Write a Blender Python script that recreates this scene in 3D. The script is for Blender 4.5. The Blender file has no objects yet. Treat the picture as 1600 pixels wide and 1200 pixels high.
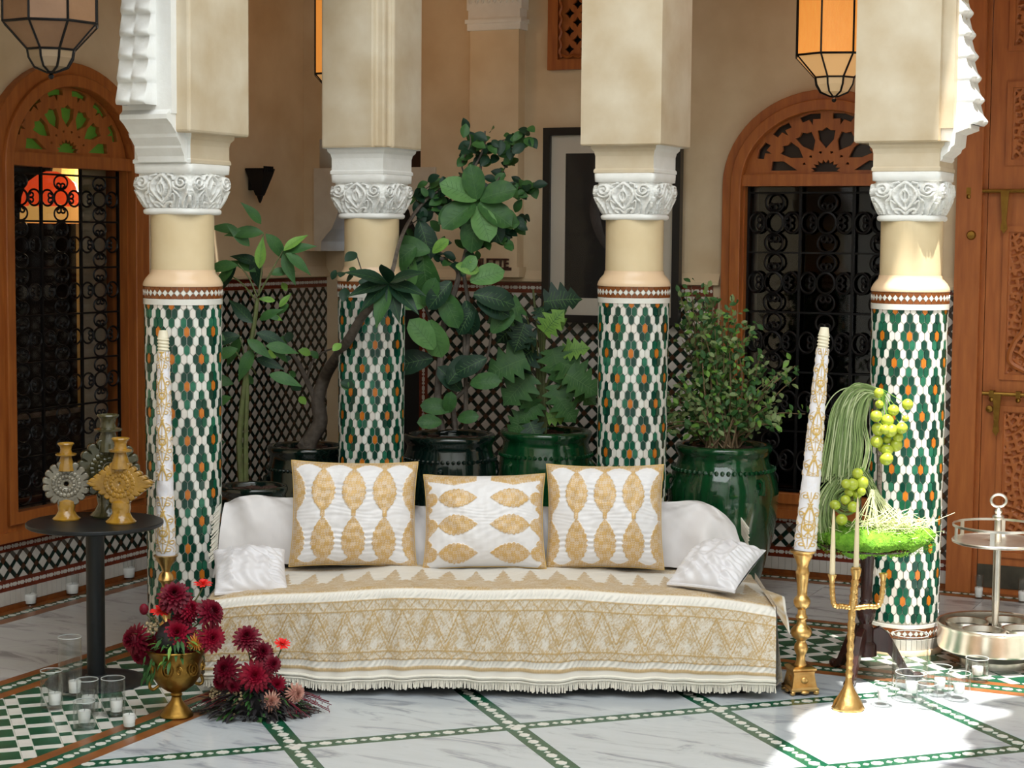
import bpy, bmesh, math, random
import numpy as np
from mathutils import Vector, Matrix
random.seed(7)
rng = np.random.default_rng(7)
SC = bpy.context.scene
COL = SC.collection
PI = math.pi
rad = math.radians

# ------------------------------------------------------------------ camera
F, H = 2850.0, 1.9
PITCH, ROLL = math.atan(230 / F), rad(0.5)
cam = bpy.data.cameras.new('camera')
cam.sensor_width = 36.0
cam.lens = 36.0 * F / 1600
cam.clip_start = 0.05
camo = bpy.data.objects.new('camera', cam)
COL.objects.link(camo)
RC = Matrix.Rotation(PI / 2 - PITCH, 3, 'X') @ Matrix.Rotation(ROLL, 3, 'Z')
camo.matrix_world = Matrix.Translation((0, 0, H)) @ RC.to_4x4()
SC.camera = camo

# ------------------------------------------------------------------ light and exposure
SC.view_settings.view_transform = 'Standard'
SC.view_settings.look = 'None'
SC.view_settings.gamma = 1
SC.view_settings.use_curve_mapping = False
SC.view_settings.exposure = 0.0
SC.cycles.use_denoising = True
SC.cycles.max_bounces = 7
SC.cycles.diffuse_bounces = 4
SC.cycles.glossy_bounces = 3
SC.cycles.transmission_bounces = 4
SC.cycles.transparent_max_bounces = 12
SC.cycles.sample_clamp_indirect = 6
SC.cycles.caustics_reflective = False
SC.cycles.caustics_refractive = False

world = bpy.data.worlds.new('sky')
SC.world = world
world.use_nodes = True
wb = world.node_tree.nodes['Background']
wb.inputs[0].default_value = (0.62, 0.78, 1.0, 1)
wb.inputs[1].default_value = 0.8

TH = rad(25.2)
U = Vector((math.cos(TH), -math.sin(TH), 0))
W = Vector((-math.sin(TH), -math.cos(TH), 0))
O = U * -6.15 + W * -9.94            # corner where the left wall meets the back wall
def AB(a, b, z=0.0):
    """point a metres along the back wall and b metres out from it"""
    return O + U * a + W * b + Vector((0, 0, z))

SUN_DIR = Vector((-0.08, 0.25, -1.0)).normalized()
sun = bpy.data.lights.new('sun', 'SUN')
sun.energy = 13.0
sun.color = (1.0, 0.95, 0.86)
sun.angle = rad(0.55)
suno = bpy.data.objects.new('sun', sun)
COL.objects.link(suno)
suno.rotation_euler = SUN_DIR.to_track_quat('-Z', 'Y').to_euler()

sky = bpy.data.lights.new('daylight_opening', 'AREA')      # soft daylight through the open roof of the courtyard
sky.shape = 'RECTANGLE'
sky.size, sky.size_y = 6.2, 7.0
sky.energy = 500
sky.color = (0.88, 0.95, 1.0)
skyo = bpy.data.objects.new('daylight_opening', sky)
COL.objects.link(skyo)
skyo.location = AB(4.9, 7.4, 6.3)
skyo.rotation_euler = (0, 0, -TH)

# ------------------------------------------------------------------ pixel helpers (photo pixel -> point at a real distance)
def ray(px, py):
    return RC @ Vector(((px - 800) / F, -(py - 600) / F, -1.0))
def at(px, py, d):
    """the point d metres in front of the camera (along world Y) that the photo shows at (px, py)"""
    r = ray(px, py)
    return Vector((0, 0, H)) + r * (d / r.y)
def onfloor(px, py, z=0.0):
    r = ray(px, py)
    return Vector((0, 0, H)) + r * ((z - H) / r.z)

def onwall(rot, px, py, depth=0.0):
    """point (x, y, z) in a wall's own frame that the photo shows at (px, py), depth metres behind the wall face"""
    r = ray(px, py)
    yax = RZ(rot).to_3x3() @ Vector((0, 1, 0))
    t = (O.dot(yax) + depth) / r.dot(yax)
    return RZ(-rot).to_3x3() @ (r * t + Vector((0, 0, 0)) - Vector((O.x, O.y, -H)))
# ------------------------------------------------------------------ mesh helpers
class MB:
    def __init__(s):
        s.v, s.f, s.m = [], [], []
    def add(s, vs, fs, mi=0, M=None):
        n = len(s.v)
        if M is not None:
            vs = [M @ Vector(v) for v in vs]
        s.v.extend(tuple(v) for v in vs)
        s.f.extend(tuple(i + n for i in f) for f in fs)
        s.m.extend([mi] * len(fs))
        return s
    def box(s, x0, x1, y0, y1, z0, z1, mi=0, M=None):
        vs = [(x0, y0, z0), (x1, y0, z0), (x1, y1, z0), (x0, y1, z0), (x0, y0, z1), (x1, y0, z1), (x1, y1, z1), (x0, y1, z1)]
        fs = [(0, 3, 2, 1), (4, 5, 6, 7), (0, 1, 5, 4), (1, 2, 6, 5), (2, 3, 7, 6), (3, 0, 4, 7)]
        return s.add(vs, fs, mi, M)
    def prism(s, poly, z0, z1, mi=0, M=None, inset=0.0, bottom=True):
        """counter-clockwise polygon in XY raised from z0 to z1; the top is inset a little"""
        n = len(poly)
        cx = sum(p[0] for p in poly) / n
        cy = sum(p[1] for p in poly) / n
        k = 1.0 - inset
        vs = [(p[0], p[1], z0) for p in poly] + [(cx + (p[0] - cx) * k, cy + (p[1] - cy) * k, z1) for p in poly]
        fs = [tuple(range(n, 2 * n))] + [(i, (i + 1) % n, n + (i + 1) % n, n + i) for i in range(n)]
        if bottom:
            fs.append(tuple(range(n - 1, -1, -1)))
        return s.add(vs, fs, mi, M)
    def lathe(s, prof, n=32, mi=0, M=None, wob=None):
        vs, fs = [], []
        m = len(prof)
        for j in range(n):
            t = 2 * PI * j / n
            c, q = math.cos(t), math.sin(t)
            for i, (r, z) in enumerate(prof):
                k = wob(t, i) if wob else 1.0
                vs.append((r * c * k, r * q * k, z))
        for j in range(n):
            a, b = j * m, ((j + 1) % n) * m
            for i in range(m - 1):
                fs.append((a + i, b + i, b + i + 1, a + i + 1))
        return s.add(vs, fs, mi, M)
    def tube(s, pts, r, n=6, mi=0, M=None, cap=True, closed=False):
        pts = [Vector(p) for p in pts]
        m = len(pts)
        rs = r if isinstance(r, (list, tuple)) else [r] * m
        vs, fs = [], []
        prev = None
        for i, p in enumerate(pts):
            if closed:
                t = pts[(i + 1) % m] - pts[i - 1]
            else:
                t = pts[min(i + 1, m - 1)] - pts[max(i - 1, 0)]
            t = t.normalized() if t.length > 1e-9 else Vector((0, 0, 1))
            if prev is None:
                ref = Vector((0, 0, 1)) if abs(t.z) < 0.9 else Vector((0, 1, 0))
                nx = t.cross(ref).normalized()
            else:
                nx = (prev - t * prev.dot(t))
                nx = nx.normalized() if nx.length > 1e-9 else t.orthogonal().normalized()
            prev = nx
            ny = t.cross(nx)
            for k in range(n):
                a = 2 * PI * k / n
                vs.append(p + (nx * math.cos(a) + ny * math.sin(a)) * rs[i])
        for i in range(m if closed else m - 1):
            a, b = i * n, ((i + 1) % m) * n
            for k in range(n):
                fs.append((a + k, a + (k + 1) % n, b + (k + 1) % n, b + k))
        if cap and not closed:
            fs.append(tuple(range(n - 1, -1, -1)))
            fs.append(tuple(range((m - 1) * n, m * n)))
        return s.add(vs, fs, mi, M)
    def ball(s, c, r, n=10, m=6, mi=0, sc=(1, 1, 1), M=None):
        vs, fs = [], []
        for i in range(m + 1):
            p = PI * i / m
            for j in range(n):
                t = 2 * PI * j / n
                vs.append((c[0] + r * sc[0] * math.sin(p) * math.cos(t), c[1] + r * sc[1] * math.sin(p) * math.sin(t), c[2] + r * sc[2] * math.cos(p)))
        for i in range(m):
            for j in range(n):
                a, b = i * n + j, i * n + (j + 1) % n
                fs.append((a, a + n, b + n, b))
        return s.add(vs, fs, mi, M)
    def mesh(s, name, mats, smooth=False, sharp=40):
        me = bpy.data.meshes.new(name)
        me.from_pydata(s.v, [], s.f)
        mats = mats if isinstance(mats, (list, tuple)) else [mats]
        for m in mats:
            me.materials.append(m)
        if len(mats) > 1:
            me.polygons.foreach_set('material_index', s.m)
        if smooth:
            me.polygons.foreach_set('use_smooth', [True] * len(me.polygons))
            me.set_sharp_from_angle(angle=rad(sharp))
        me.update()
        return me
    def build(s, name, mats, parent=None, smooth=False, M=None, sharp=40):
        return link(name, s.mesh(name, mats, smooth, sharp), parent, M)

def link(name, me, parent=None, M=None):
    o = bpy.data.objects.new(name, me)
    COL.objects.link(o)
    if parent is not None:
        o.parent = parent
    if M is not None:
        o.matrix_basis = M
    return o
def thing(name, label, cat, loc=(0, 0, 0), rz=0.0, group=None):
    o = bpy.data.objects.new(name, None)
    COL.objects.link(o)
    o.empty_display_size = 0.1
    o.location = loc
    o.rotation_euler = (0, 0, rz)
    o['kind'] = 'thing'
    return tag(o, label, cat, group)
def tag(o, label, cat, group=None):
    o['label'] = label
    o['category'] = cat
    if group:
        o['group'] = group
    return o
def struct(o):
    o['kind'] = 'structure'
    return o
def stuff(o):
    o['kind'] = 'stuff'
    return o
def sroot(name, loc=(0, 0, 0), rz=0.0):
    o = bpy.data.objects.new(name, None)
    COL.objects.link(o)
    o.location = loc
    o.rotation_euler = (0, 0, rz)
    return struct(o)
def T(x=0, y=0, z=0):
    return Matrix.Translation((x, y, z))
def RZ(a):
    return Matrix.Rotation(a, 4, 'Z')
def RX(a):
    return Matrix.Rotation(a, 4, 'X')
def RY(a):
    return Matrix.Rotation(a, 4, 'Y')
def axes(pos, ydir, up=(0, 0, 1), s=1.0):
    """matrix whose local Y runs along ydir and whose local Z leans to up"""
    y = Vector(ydir).normalized()
    z = Vector(up) - y * Vector(up).dot(y)
    if z.length < 1e-4:
        z = y.orthogonal()
    z.normalize()
    x = y.cross(z)
    m = Matrix((x, y, z)).transposed().to_4x4()
    return Matrix.Translation(pos) @ m @ Matrix.Diagonal((s, s, s, 1))
def bez(pts, n=12):
    """smooth curve (Catmull-Rom) through the points"""
    P = [Vector(p) for p in pts]
    P = [P[0] * 2 - P[1]] + P + [P[-1] * 2 - P[-2]]
    out = []
    for i in range(1, len(P) - 2):
        for k in range(n):
            t = k / n
            a, b, c, d = P[i - 1], P[i], P[i + 1], P[i + 2]
            out.append(0.5 * ((2 * b) + (c - a) * t + (2 * a - 5 * b + 4 * c - d) * t * t + (3 * b - a - 3 * c + d) * t ** 3))
    out.append(P[-2])
    return out
def grid_mesh(name, V, mats, attr=None, smooth=True, close_u=False):
    """V: (n, m, 3) array of points -> grid mesh; attr: (n, m) float stored as a point attribute"""
    n, m, _ = V.shape
    me = bpy.data.meshes.new(name)
    i = np.arange(n * m).reshape(n, m)
    if close_u:
        i = np.vstack([i, i[:1]])
    q = np.stack([i[:-1, :-1], i[1:, :-1], i[1:, 1:], i[:-1, 1:]], -1).reshape(-1, 4)
    me.vertices.add(n * m)
    me.vertices.foreach_set('co', V.reshape(-1).astype(np.float32))
    me.loops.add(q.size)
    me.loops.foreach_set('vertex_index', q.reshape(-1).astype(np.int32))
    me.polygons.add(len(q))
    me.polygons.foreach_set('loop_start', np.arange(0, q.size, 4, dtype=np.int32))
    me.update(calc_edges=True)
    if smooth:
        me.polygons.foreach_set('use_smooth', np.ones(len(q), dtype=bool))
    for mt in (mats if isinstance(mats, (list, tuple)) else [mats]):
        me.materials.append(mt)
    if attr is not None:
        for k, a in (attr.items() if isinstance(attr, dict) else {'gold': attr}.items()):
            at_ = me.attributes.new(k, 'FLOAT', 'POINT')
            at_.data.foreach_set('value', np.clip(a, 0, 1).reshape(-1).astype(np.float32))
    me.validate()
    return me
def sph_noise(x, y, seed=0, oct=4):
    """cheap smooth noise in about -1..1 from sines"""
    r = np.random.default_rng(seed)
    o = np.zeros_like(x, dtype=float)
    amp = 1.0
    f = 1.0
    for _ in range(oct):
        for _k in range(3):
            a = r.uniform(0, 2 * PI)
            o += amp / 3 * np.sin((x * math.cos(a) + y * math.sin(a)) * f * r.uniform(.8, 1.3) + r.uniform(0, 6.3))
        amp *= .55
        f *= 2.1
    return o
def clip_rect(poly, x0, x1, y0, y1):
    def cl(p, ax, v, keep):
        out = []
        for i in range(len(p)):
            a, b = p[i - 1], p[i]
            ia, ib = keep(a[ax], v), keep(b[ax], v)
            if ia != ib:
                t = (v - a[ax]) / (b[ax] - a[ax])
                out.append((a[0] + (b[0] - a[0]) * t, a[1] + (b[1] - a[1]) * t))
            if ib:
                out.append(b)
        return out
    ge, le = (lambda q, v: q >= v), (lambda q, v: q <= v)
    for ax, v, k in ((0, x0, ge), (0, x1, le), (1, y0, ge), (1, y1, le)):
        if not poly:
            return []
        poly = cl(poly, ax, v, k)
    return poly
def parea(p):
    return 0.5 * sum(p[i - 1][0] * p[i][1] - p[i][0] * p[i - 1][1] for i in range(len(p)))
def curve_plate(name, loops, depth, mat, parent=None, M=None, bevel=0.0):
    """flat plate cut from closed outlines (first is the outline, the others are holes), thickness depth along Y, drawn in XZ"""
    cu = bpy.data.curves.new(name, 'CURVE')
    cu.dimensions = '2D'
    cu.fill_mode = 'BOTH'
    cu.extrude = depth / 2
    cu.bevel_depth = bevel
    for lp in loops:
        sp = cu.splines.new('POLY')
        sp.points.add(len(lp) - 1)
        for i, p in enumerate(lp):
            sp.points[i].co = (p[0], p[1], 0, 1)
        sp.use_cyclic_u = True
    tmp = bpy.data.objects.new(name, cu)
    COL.objects.link(tmp)
    dg = bpy.context.evaluated_depsgraph_get()
    me = bpy.data.meshes.new_from_object(tmp.evaluated_get(dg))
    COL.objects.unlink(tmp)
    bpy.data.objects.remove(tmp)
    me.transform(Matrix.Rotation(PI / 2, 4, 'X'))
    me.materials.clear()
    me.materials.append(mat)
    me.name = name
    return link(name, me, parent, M)
# ------------------------------------------------------------------ materials
def lin(r, g, b):
    f = lambda c: (c / 255 / 12.92) if c / 255 <= .04045 else ((c / 255 + .055) / 1.055) ** 2.4
    return (f(r), f(g), f(b), 1)
def pm(name, col, rough=.5, metal=0.0, col2=None, nscale=8.0, nmix=.5, bump=0.0, bscale=40.0, spec=.5, coat=0.0, sheen=0.0,
       stretch=None, emit=None, estr=0.0, detail=4.0, rvar=0.0):
    m = bpy.data.materials.new(name)
    m.use_nodes = True
    nt = m.node_tree
    b = nt.nodes['Principled BSDF']
    b.inputs['Base Color'].default_value = col
    b.inputs['Roughness'].default_value = rough
    b.inputs['Metallic'].default_value = metal
    b.inputs['Specular IOR Level'].default_value = spec
    b.inputs['Coat Weight'].default_value = coat
    b.inputs['Sheen Weight'].default_value = sheen
    if emit:
        b.inputs['Emission Color'].default_value = emit
        b.inputs['Emission Strength'].default_value = estr
    tc = None
    if col2 or bump or rvar:
        tc = nt.nodes.new('ShaderNodeTexCoord')
        mp = nt.nodes.new('ShaderNodeMapping')
        nt.links.new(tc.outputs['Object'], mp.inputs[0])
        if stretch:
            mp.inputs['Scale'].default_value = stretch
    if col2:
        n = nt.nodes.new('ShaderNodeTexNoise')
        n.inputs['Scale'].default_value = nscale
        n.inputs['Detail'].default_value = detail
        nt.links.new(mp.outputs[0], n.inputs['Vector'])
        cr = nt.nodes.new('ShaderNodeValToRGB')
        cr.color_ramp.elements[0].position = .5 - nmix * .5
        cr.color_ramp.elements[1].position = .5 + nmix * .5
        cr.color_ramp.elements[0].color = col
        cr.color_ramp.elements[1].color = col2
        nt.links.new(n.outputs[0], cr.inputs[0])
        nt.links.new(cr.outputs[0], b.inputs['Base Color'])
        if rvar:
            mr = nt.nodes.new('ShaderNodeMapRange')
            mr.inputs[3].default_value = rough - rvar
            mr.inputs[4].default_value = rough + rvar
            nt.links.new(n.outputs[0], mr.inputs[0])
            nt.links.new(mr.outputs[0], b.inputs['Roughness'])
    if bump:
        n2 = nt.nodes.new('ShaderNodeTexNoise')
        n2.inputs['Scale'].default_value = bscale
        n2.inputs['Detail'].default_value = 3
        nt.links.new(mp.outputs[0], n2.inputs['Vector'])
        bp = nt.nodes.new('ShaderNodeBump')
        bp.inputs['Strength'].default_value = bump
        bp.inputs['Distance'].default_value = .01
        nt.links.new(n2.outputs[0], bp.inputs['Height'])
        nt.links.new(bp.outputs[0], b.inputs['Normal'])
    return m
def gold_fabric(name, white, gold, rough_w=.42, rough_g=.5):
    m = bpy.data.materials.new(name)
    m.use_nodes = True
    nt = m.node_tree
    b = nt.nodes['Principled BSDF']
    a = nt.nodes.new('ShaderNodeAttribute')
    a.attribute_name = 'gold'
    mx = nt.nodes.new('ShaderNodeMix')
    mx.data_type = 'RGBA'
    mx.inputs[6].default_value = white
    mx.inputs[7].default_value = gold
    nt.links.new(a.outputs['Fac'], mx.inputs[0])
    nt.links.new(mx.outputs[2], b.inputs['Base Color'])
    b.inputs['Roughness'].default_value = rough_w
    b.inputs['Sheen Weight'].default_value = .3
    mt = nt.nodes.new('ShaderNodeMath')
    mt.operation = 'MULTIPLY'
    mt.inputs[1].default_value = .12
    nt.links.new(a.outputs['Fac'], mt.inputs[0])
    nt.links.new(mt.outputs[0], b.inputs['Metallic'])
    return m
def glass_mat(name, tint=(1, 1, 1, 1), base=.04, rough=.02):
    """thin clear glass: see-through with a mirror reflection that grows at grazing angles"""
    m = bpy.data.materials.new(name)
    m.use_nodes = True
    nt = m.node_tree
    nt.nodes.remove(nt.nodes['Principled BSDF'])
    out = nt.nodes['Material Output']
    tr = nt.nodes.new('ShaderNodeBsdfTransparent')
    tr.inputs[0].default_value = tint
    gl = nt.nodes.new('ShaderNodeBsdfGlossy')
    gl.inputs['Roughness'].default_value = rough
    lw = nt.nodes.new('ShaderNodeLayerWeight')
    lw.inputs[0].default_value = .35
    mr = nt.nodes.new('ShaderNodeMapRange')
    mr.inputs[3].default_value = base
    mr.inputs[4].default_value = .75
    nt.links.new(lw.outputs['Facing'], mr.inputs[0])
    mx = nt.nodes.new('ShaderNodeMixShader')
    pw = nt.nodes.new('ShaderNodeMath')
    pw.operation = 'POWER'
    pw.inputs[1].default_value = 2.5
    nt.links.new(lw.outputs['Facing'], pw.inputs[0])
    nt.links.new(pw.outputs[0], mr.inputs[0])
    nt.links.new(mr.outputs[0], mx.inputs[0])
    nt.links.new(tr.outputs[0], mx.inputs[1])
    nt.links.new(gl.outputs[0], mx.inputs[2])
    nt.links.new(mx.outputs[0], out.inputs['Surface'])
    return m
def wood_mat(name, c1, c2, rough=.4, stretch=(9, 9, 1.0), scale=4.0):
    m = pm(name, c1, rough, col2=c2, nscale=scale, nmix=.55, stretch=stretch, bump=.06, bscale=18, detail=6)
    return m
def marble_mat(name, base, vein, rough=.18):
    m = bpy.data.materials.new(name)
    m.use_nodes = True
    nt = m.node_tree
    b = nt.nodes['Principled BSDF']
    tc = nt.nodes.new('ShaderNodeTexCoord')
    oi = nt.nodes.new('ShaderNodeObjectInfo')
    mp = nt.nodes.new('ShaderNodeMapping')
    mp.inputs['Scale'].default_value = (1.2, 4.0, 1)
    nt.links.new(tc.outputs['Object'], mp.inputs[0])
    ad = nt.nodes.new('ShaderNodeVectorMath')
    ad.operation = 'ADD'
    sc = nt.nodes.new('ShaderNodeVectorMath')
    sc.operation = 'SCALE'
    cx = nt.nodes.new('ShaderNodeCombineXYZ')
    for i in range(3):
        nt.links.new(oi.outputs['Random'], cx.inputs[i])
    nt.links.new(cx.outputs[0], sc.inputs[0])
    sc.inputs['Scale'].default_value = 37.0
    nt.links.new(mp.outputs[0], ad.inputs[0])
    nt.links.new(sc.outputs[0], ad.inputs[1])
    n = nt.nodes.new('ShaderNodeTexNoise')
    n.inputs['Scale'].default_value = 2.2
    n.inputs['Detail'].default_value = 9
    n.inputs['Roughness'].default_value = .62
    n.inputs['Distortion'].default_value = 1.1
    nt.links.new(ad.outputs[0], n.inputs['Vector'])
    cr = nt.nodes.new('ShaderNodeValToRGB')
    e = cr.color_ramp.elements
    e[0].position, e[0].color = .33, vein
    e[1].position, e[1].color = .47, base
    k = cr.color_ramp.elements.new(.62)
    k.color = tuple(min(1, c * 1.06) for c in base[:3]) + (1,)
    k = cr.color_ramp.elements.new(.78)
    k.color = tuple(c * .86 for c in base[:3]) + (1,)
    nt.links.new(n.outputs[0], cr.inputs[0])
    nt.links.new(cr.outputs[0], b.inputs['Base Color'])
    b.inputs['Roughness'].default_value = rough
    return m

K = {}
K['plaster'] = pm('tadelakt_plaster', lin(214, 188, 150), .62, col2=lin(234, 214, 182), nscale=2.6, nmix=.36, bump=.10, bscale=7, detail=7)
K['pier'] = pm('pier_plaster', lin(194, 172, 138), .6, col2=lin(224, 212, 190), nscale=4.2, nmix=.5, bump=.08, bscale=9, detail=7)
K['shaft'] = pm('polished_shaft_plaster', lin(218, 194, 152), .33, col2=lin(230, 210, 172), nscale=6, nmix=.6, bump=.05, bscale=9)
K['collar'] = pm('collar_plaster', lin(226, 192, 154), .25, col2=lin(232, 204, 170), nscale=6, nmix=.6)
K['white_plaster'] = pm('white_carved_plaster', lin(242, 241, 237), .65, col2=lin(234, 232, 226), nscale=14, nmix=.5, bump=.12, bscale=60)
K['grout'] = pm('grout', lin(222, 219, 208), .8, col2=lin(196, 190, 178), nscale=30)
K['darkgrout'] = pm('dark_grout', lin(92, 84, 74), .8, col2=lin(60, 54, 46), nscale=25)
K['white_tile'] = pm('white_glazed_tile', lin(232, 230, 222), .16, col2=lin(224, 220, 210), nscale=20, nmix=.6)
K['white_tile_b'] = pm('warm_white_glazed_tile', lin(226, 218, 208), .18)
K['grey_tile'] = pm('grey_white_tile', lin(214, 208, 200), .22, col2=lin(196, 188, 178), nscale=10, nmix=.6)
K['green_a'] = pm('green_glazed_tile', lin(16, 78, 58), .14, col2=lin(26, 96, 70), nscale=30)
K['green_b'] = pm('dark_green_glazed_tile', lin(10, 54, 44), .12, col2=lin(18, 70, 54), nscale=30)
K['green_c'] = pm('pale_green_glazed_tile', lin(46, 120, 90), .18, col2=lin(26, 94, 72), nscale=30)
K['green_k'] = pm('blackish_green_tile', lin(16, 34, 26), .2, col2=lin(24, 46, 36), nscale=20)
K['ochre'] = pm('ochre_tile', lin(206, 124, 36), .16, col2=lin(188, 100, 28), nscale=30)
K['cross_tile'] = pm('dark_brown_tile', lin(84, 52, 30), .25, col2=lin(56, 36, 22), nscale=24)
K['brown_tile'] = pm('brown_tile', lin(140, 78, 34), .25, col2=lin(110, 58, 26), nscale=24)
K['red_tile'] = pm('oxblood_tile', lin(128, 50, 24), .25, col2=lin(92, 34, 18), nscale=24)
K['floor_green'] = pm('floor_green_tile', lin(28, 92, 66), .25, col2=lin(18, 70, 50), nscale=12)
K['floor_white'] = pm('floor_white_tile', lin(226, 224, 218), .22, col2=lin(212, 208, 200), nscale=12)
K['floor_brown'] = pm('floor_brown_tile', lin(150, 92, 46), .3, col2=lin(112, 64, 32), nscale=10)
K['marble'] = marble_mat('white_marble', lin(190, 195, 200), lin(138, 143, 152))
K['marble_g'] = marble_mat('grey_marble', lin(190, 188, 186), lin(146, 142, 142), .24)
K['wood'] = wood_mat('cedar_wood', lin(184, 108, 48), lin(146, 76, 32), .4)
K['wood_door'] = wood_mat('carved_door_wood', lin(190, 112, 56), lin(158, 86, 40), .42)
K['wood_dark'] = wood_mat('dark_red_wood', lin(74, 34, 22), lin(48, 22, 16), .35)
K['mahogany'] = wood_mat('mahogany_pedestal', lin(66, 34, 30), lin(40, 20, 18), .2)
K['iron'] = pm('wrought_iron', lin(26, 24, 24), .45, .6)
K['black'] = pm('black_powder_coat', lin(20, 23, 26), .42, .2, bump=.04, bscale=300)
K['brass'] = pm('brass', lin(236, 198, 132), .28, 1.0, col2=lin(206, 158, 90), nscale=30, nmix=.7, bump=.12, bscale=60)
K['brass_old'] = pm('aged_brass', lin(168, 130, 62), .38, 1.0, col2=lin(120, 88, 40), nscale=22, nmix=.7, bump=.15, bscale=50)
K['silver'] = pm('silver_plate', lin(222, 218, 210), .3, 1.0, col2=lin(190, 182, 170), nscale=14, nmix=.6)
K['amber'] = pm('amber_ceramic', lin(186, 138, 40), .12, 0, col2=lin(118, 84, 26), nscale=22, nmix=.7, bump=.2, bscale=60, coat=.6)
K['pewter'] = pm('grey_lustre_ceramic', lin(150, 142, 124), .2, .35, col2=lin(92, 84, 70), nscale=26, nmix=.7, bump=.3, bscale=70, coat=.5)
K['olive'] = pm('dark_olive_ceramic', lin(82, 76, 44), .15, .1, col2=lin(44, 44, 28), nscale=20, nmix=.7, bump=.2, bscale=60, coat=.5)
K['pot'] = pm('green_glazed_pot', lin(22, 84, 44), .10, 0, col2=lin(10, 46, 26), nscale=3.2, nmix=.6, stretch=(6, 6, .7), bump=.08, bscale=12, coat=.7, detail=6)
K['pot_dark'] = pm('dark_glazed_pot', lin(12, 34, 26), .10, 0, col2=lin(8, 20, 20), nscale=3.2, nmix=.6, stretch=(6, 6, .7), bump=.08, bscale=12, coat=.7)
K['soil'] = pm('bark_mulch', lin(84, 56, 44), .9, col2=lin(44, 30, 24), nscale=40, bump=.6, bscale=60)
K['velvet'] = pm('white_velvet', lin(206, 200, 199), .5, col2=lin(220, 215, 214), nscale=5, nmix=.7, bump=.1, bscale=12, sheen=.5)
K['satin'] = pm('white_satin', lin(222, 219, 221), .34, col2=lin(212, 208, 211), nscale=6, nmix=.7, sheen=.2)
K['fringe'] = pm('cotton_fringe', lin(228, 222, 208), .8, bump=.2, bscale=120)
K['gold_fabric'] = gold_fabric('gold_embroidered_satin', lin(224, 221, 222), lin(198, 158, 90))
K['gold_cover'] = gold_fabric('gold_embroidered_cover', lin(224, 218, 208), lin(186, 152, 94))
K['sofa_base'] = pm('dark_sofa_base', lin(30, 26, 24), .8)
K['wax'] = pm('ivory_wax', lin(236, 226, 200), .45)
K['wax_white'] = pm('white_wax', lin(238, 236, 232), .5)
K['taper'] = pm('cream_taper_wax', lin(232, 214, 176), .4)
K['glass'] = glass_mat('clear_glass', (.97, .98, .98, 1))
K['pane'] = glass_mat('window_glass', (.86, .88, .9, 1), .05, .04)
K['leaf'] = pm('leaf_green', lin(66, 108, 50), .5, spec=.35, col2=lin(40, 80, 42), nscale=18)
K['leaf_light'] = pm('young_leaf_green', lin(126, 166, 72), .5, spec=.35, col2=lin(92, 138, 56), nscale=16)
K['leaf_dark'] = pm('dark_leaf_green', lin(30, 62, 40), .45, spec=.3, col2=lin(22, 46, 34), nscale=16)
K['leaf_grey'] = pm('sage_leaf', lin(136, 152, 98), .55, col2=lin(104, 128, 74), nscale=20)
K['leaf_black'] = pm('dark_dried_leaf', lin(44, 38, 40), .6, col2=lin(26, 24, 28), nscale=20)
K['bark'] = pm('grey_bark', lin(112, 102, 92), .8, col2=lin(74, 66, 58), nscale=30, bump=.5, bscale=60)
K['bark_green'] = pm('green_stem', lin(104, 116, 66), .6, col2=lin(82, 84, 50), nscale=25)
K['twig'] = pm('tan_twig', lin(132, 110, 82), .75)
K['dahlia'] = pm('burgundy_petal', lin(122, 8, 38), .55, col2=lin(84, 4, 24), nscale=30, spec=.25)
K['dahlia_b'] = pm('crimson_petal', lin(154, 12, 44), .55, col2=lin(112, 6, 32), nscale=30, spec=.25)
K['scarlet'] = pm('scarlet_petal', lin(226, 30, 28), .5)
K['dusty'] = pm('dusty_rose_petal', lin(176, 110, 98), .6, col2=lin(206, 160, 140), nscale=40)
K['tan_flower'] = pm('tan_dried_petal', lin(186, 166, 128), .7, col2=lin(140, 118, 86), nscale=40)
K['orange_flower'] = pm('orange_petal', lin(204, 116, 34), .6, col2=lin(222, 160, 60), nscale=40)
K['moss'] = pm('bright_moss', lin(124, 176, 44), .9, col2=lin(84, 136, 28), nscale=40, bump=.8, bscale=90)
K['tillandsia'] = pm('hanging_moss', lin(164, 182, 122), .8, col2=lin(132, 156, 94), nscale=30)
K['straw'] = pm('pale_straw', lin(226, 228, 180), .8)
K['grape'] = pm('green_grape', lin(188, 196, 66), .22, col2=lin(160, 178, 50), nscale=26, coat=.3)
K['amber_glass_lit'] = pm('lit_amber_glass', lin(214, 150, 84), .3, emit=lin(255, 172, 84), estr=1.0, col2=lin(196, 128, 66), nscale=20, bump=.3, bscale=50)
K['brown_glass'] = pm('unlit_brown_glass', lin(142, 106, 78), .22, col2=lin(126, 92, 66), nscale=6, bump=.1, bscale=40)
K['cream_glass'] = pm('pale_seeded_glass', lin(226, 196, 156), .25, col2=lin(212, 180, 140), nscale=8, emit=lin(255, 200, 140), estr=.25)
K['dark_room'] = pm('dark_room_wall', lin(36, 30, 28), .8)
K['mat_board'] = pm('picture_mat_board', lin(206, 196, 180), .8)
K['picture_black'] = pm('black_picture_paper', lin(15, 14, 15), .4, col2=lin(24, 22, 23), nscale=5)
K['picture_grey'] = pm('charcoal_brush_mark', lin(74, 66, 64), .4, col2=lin(44, 40, 40), nscale=9)
K['ebony'] = pm('black_frame_lacquer', lin(18, 16, 18), .3)
def proj(p):
    c = RC.transposed() @ (Vector(p) - Vector((0, 0, H)))
    return (800 + F * c.x / -c.z, 600 - F * c.y / -c.z) if c.z < -.1 else (-9999, -9999)
def in_view(p, m=20):
    x, y = proj(p)
    return -m < x < 1600 + m and -m < y < 1200 + m

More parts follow.
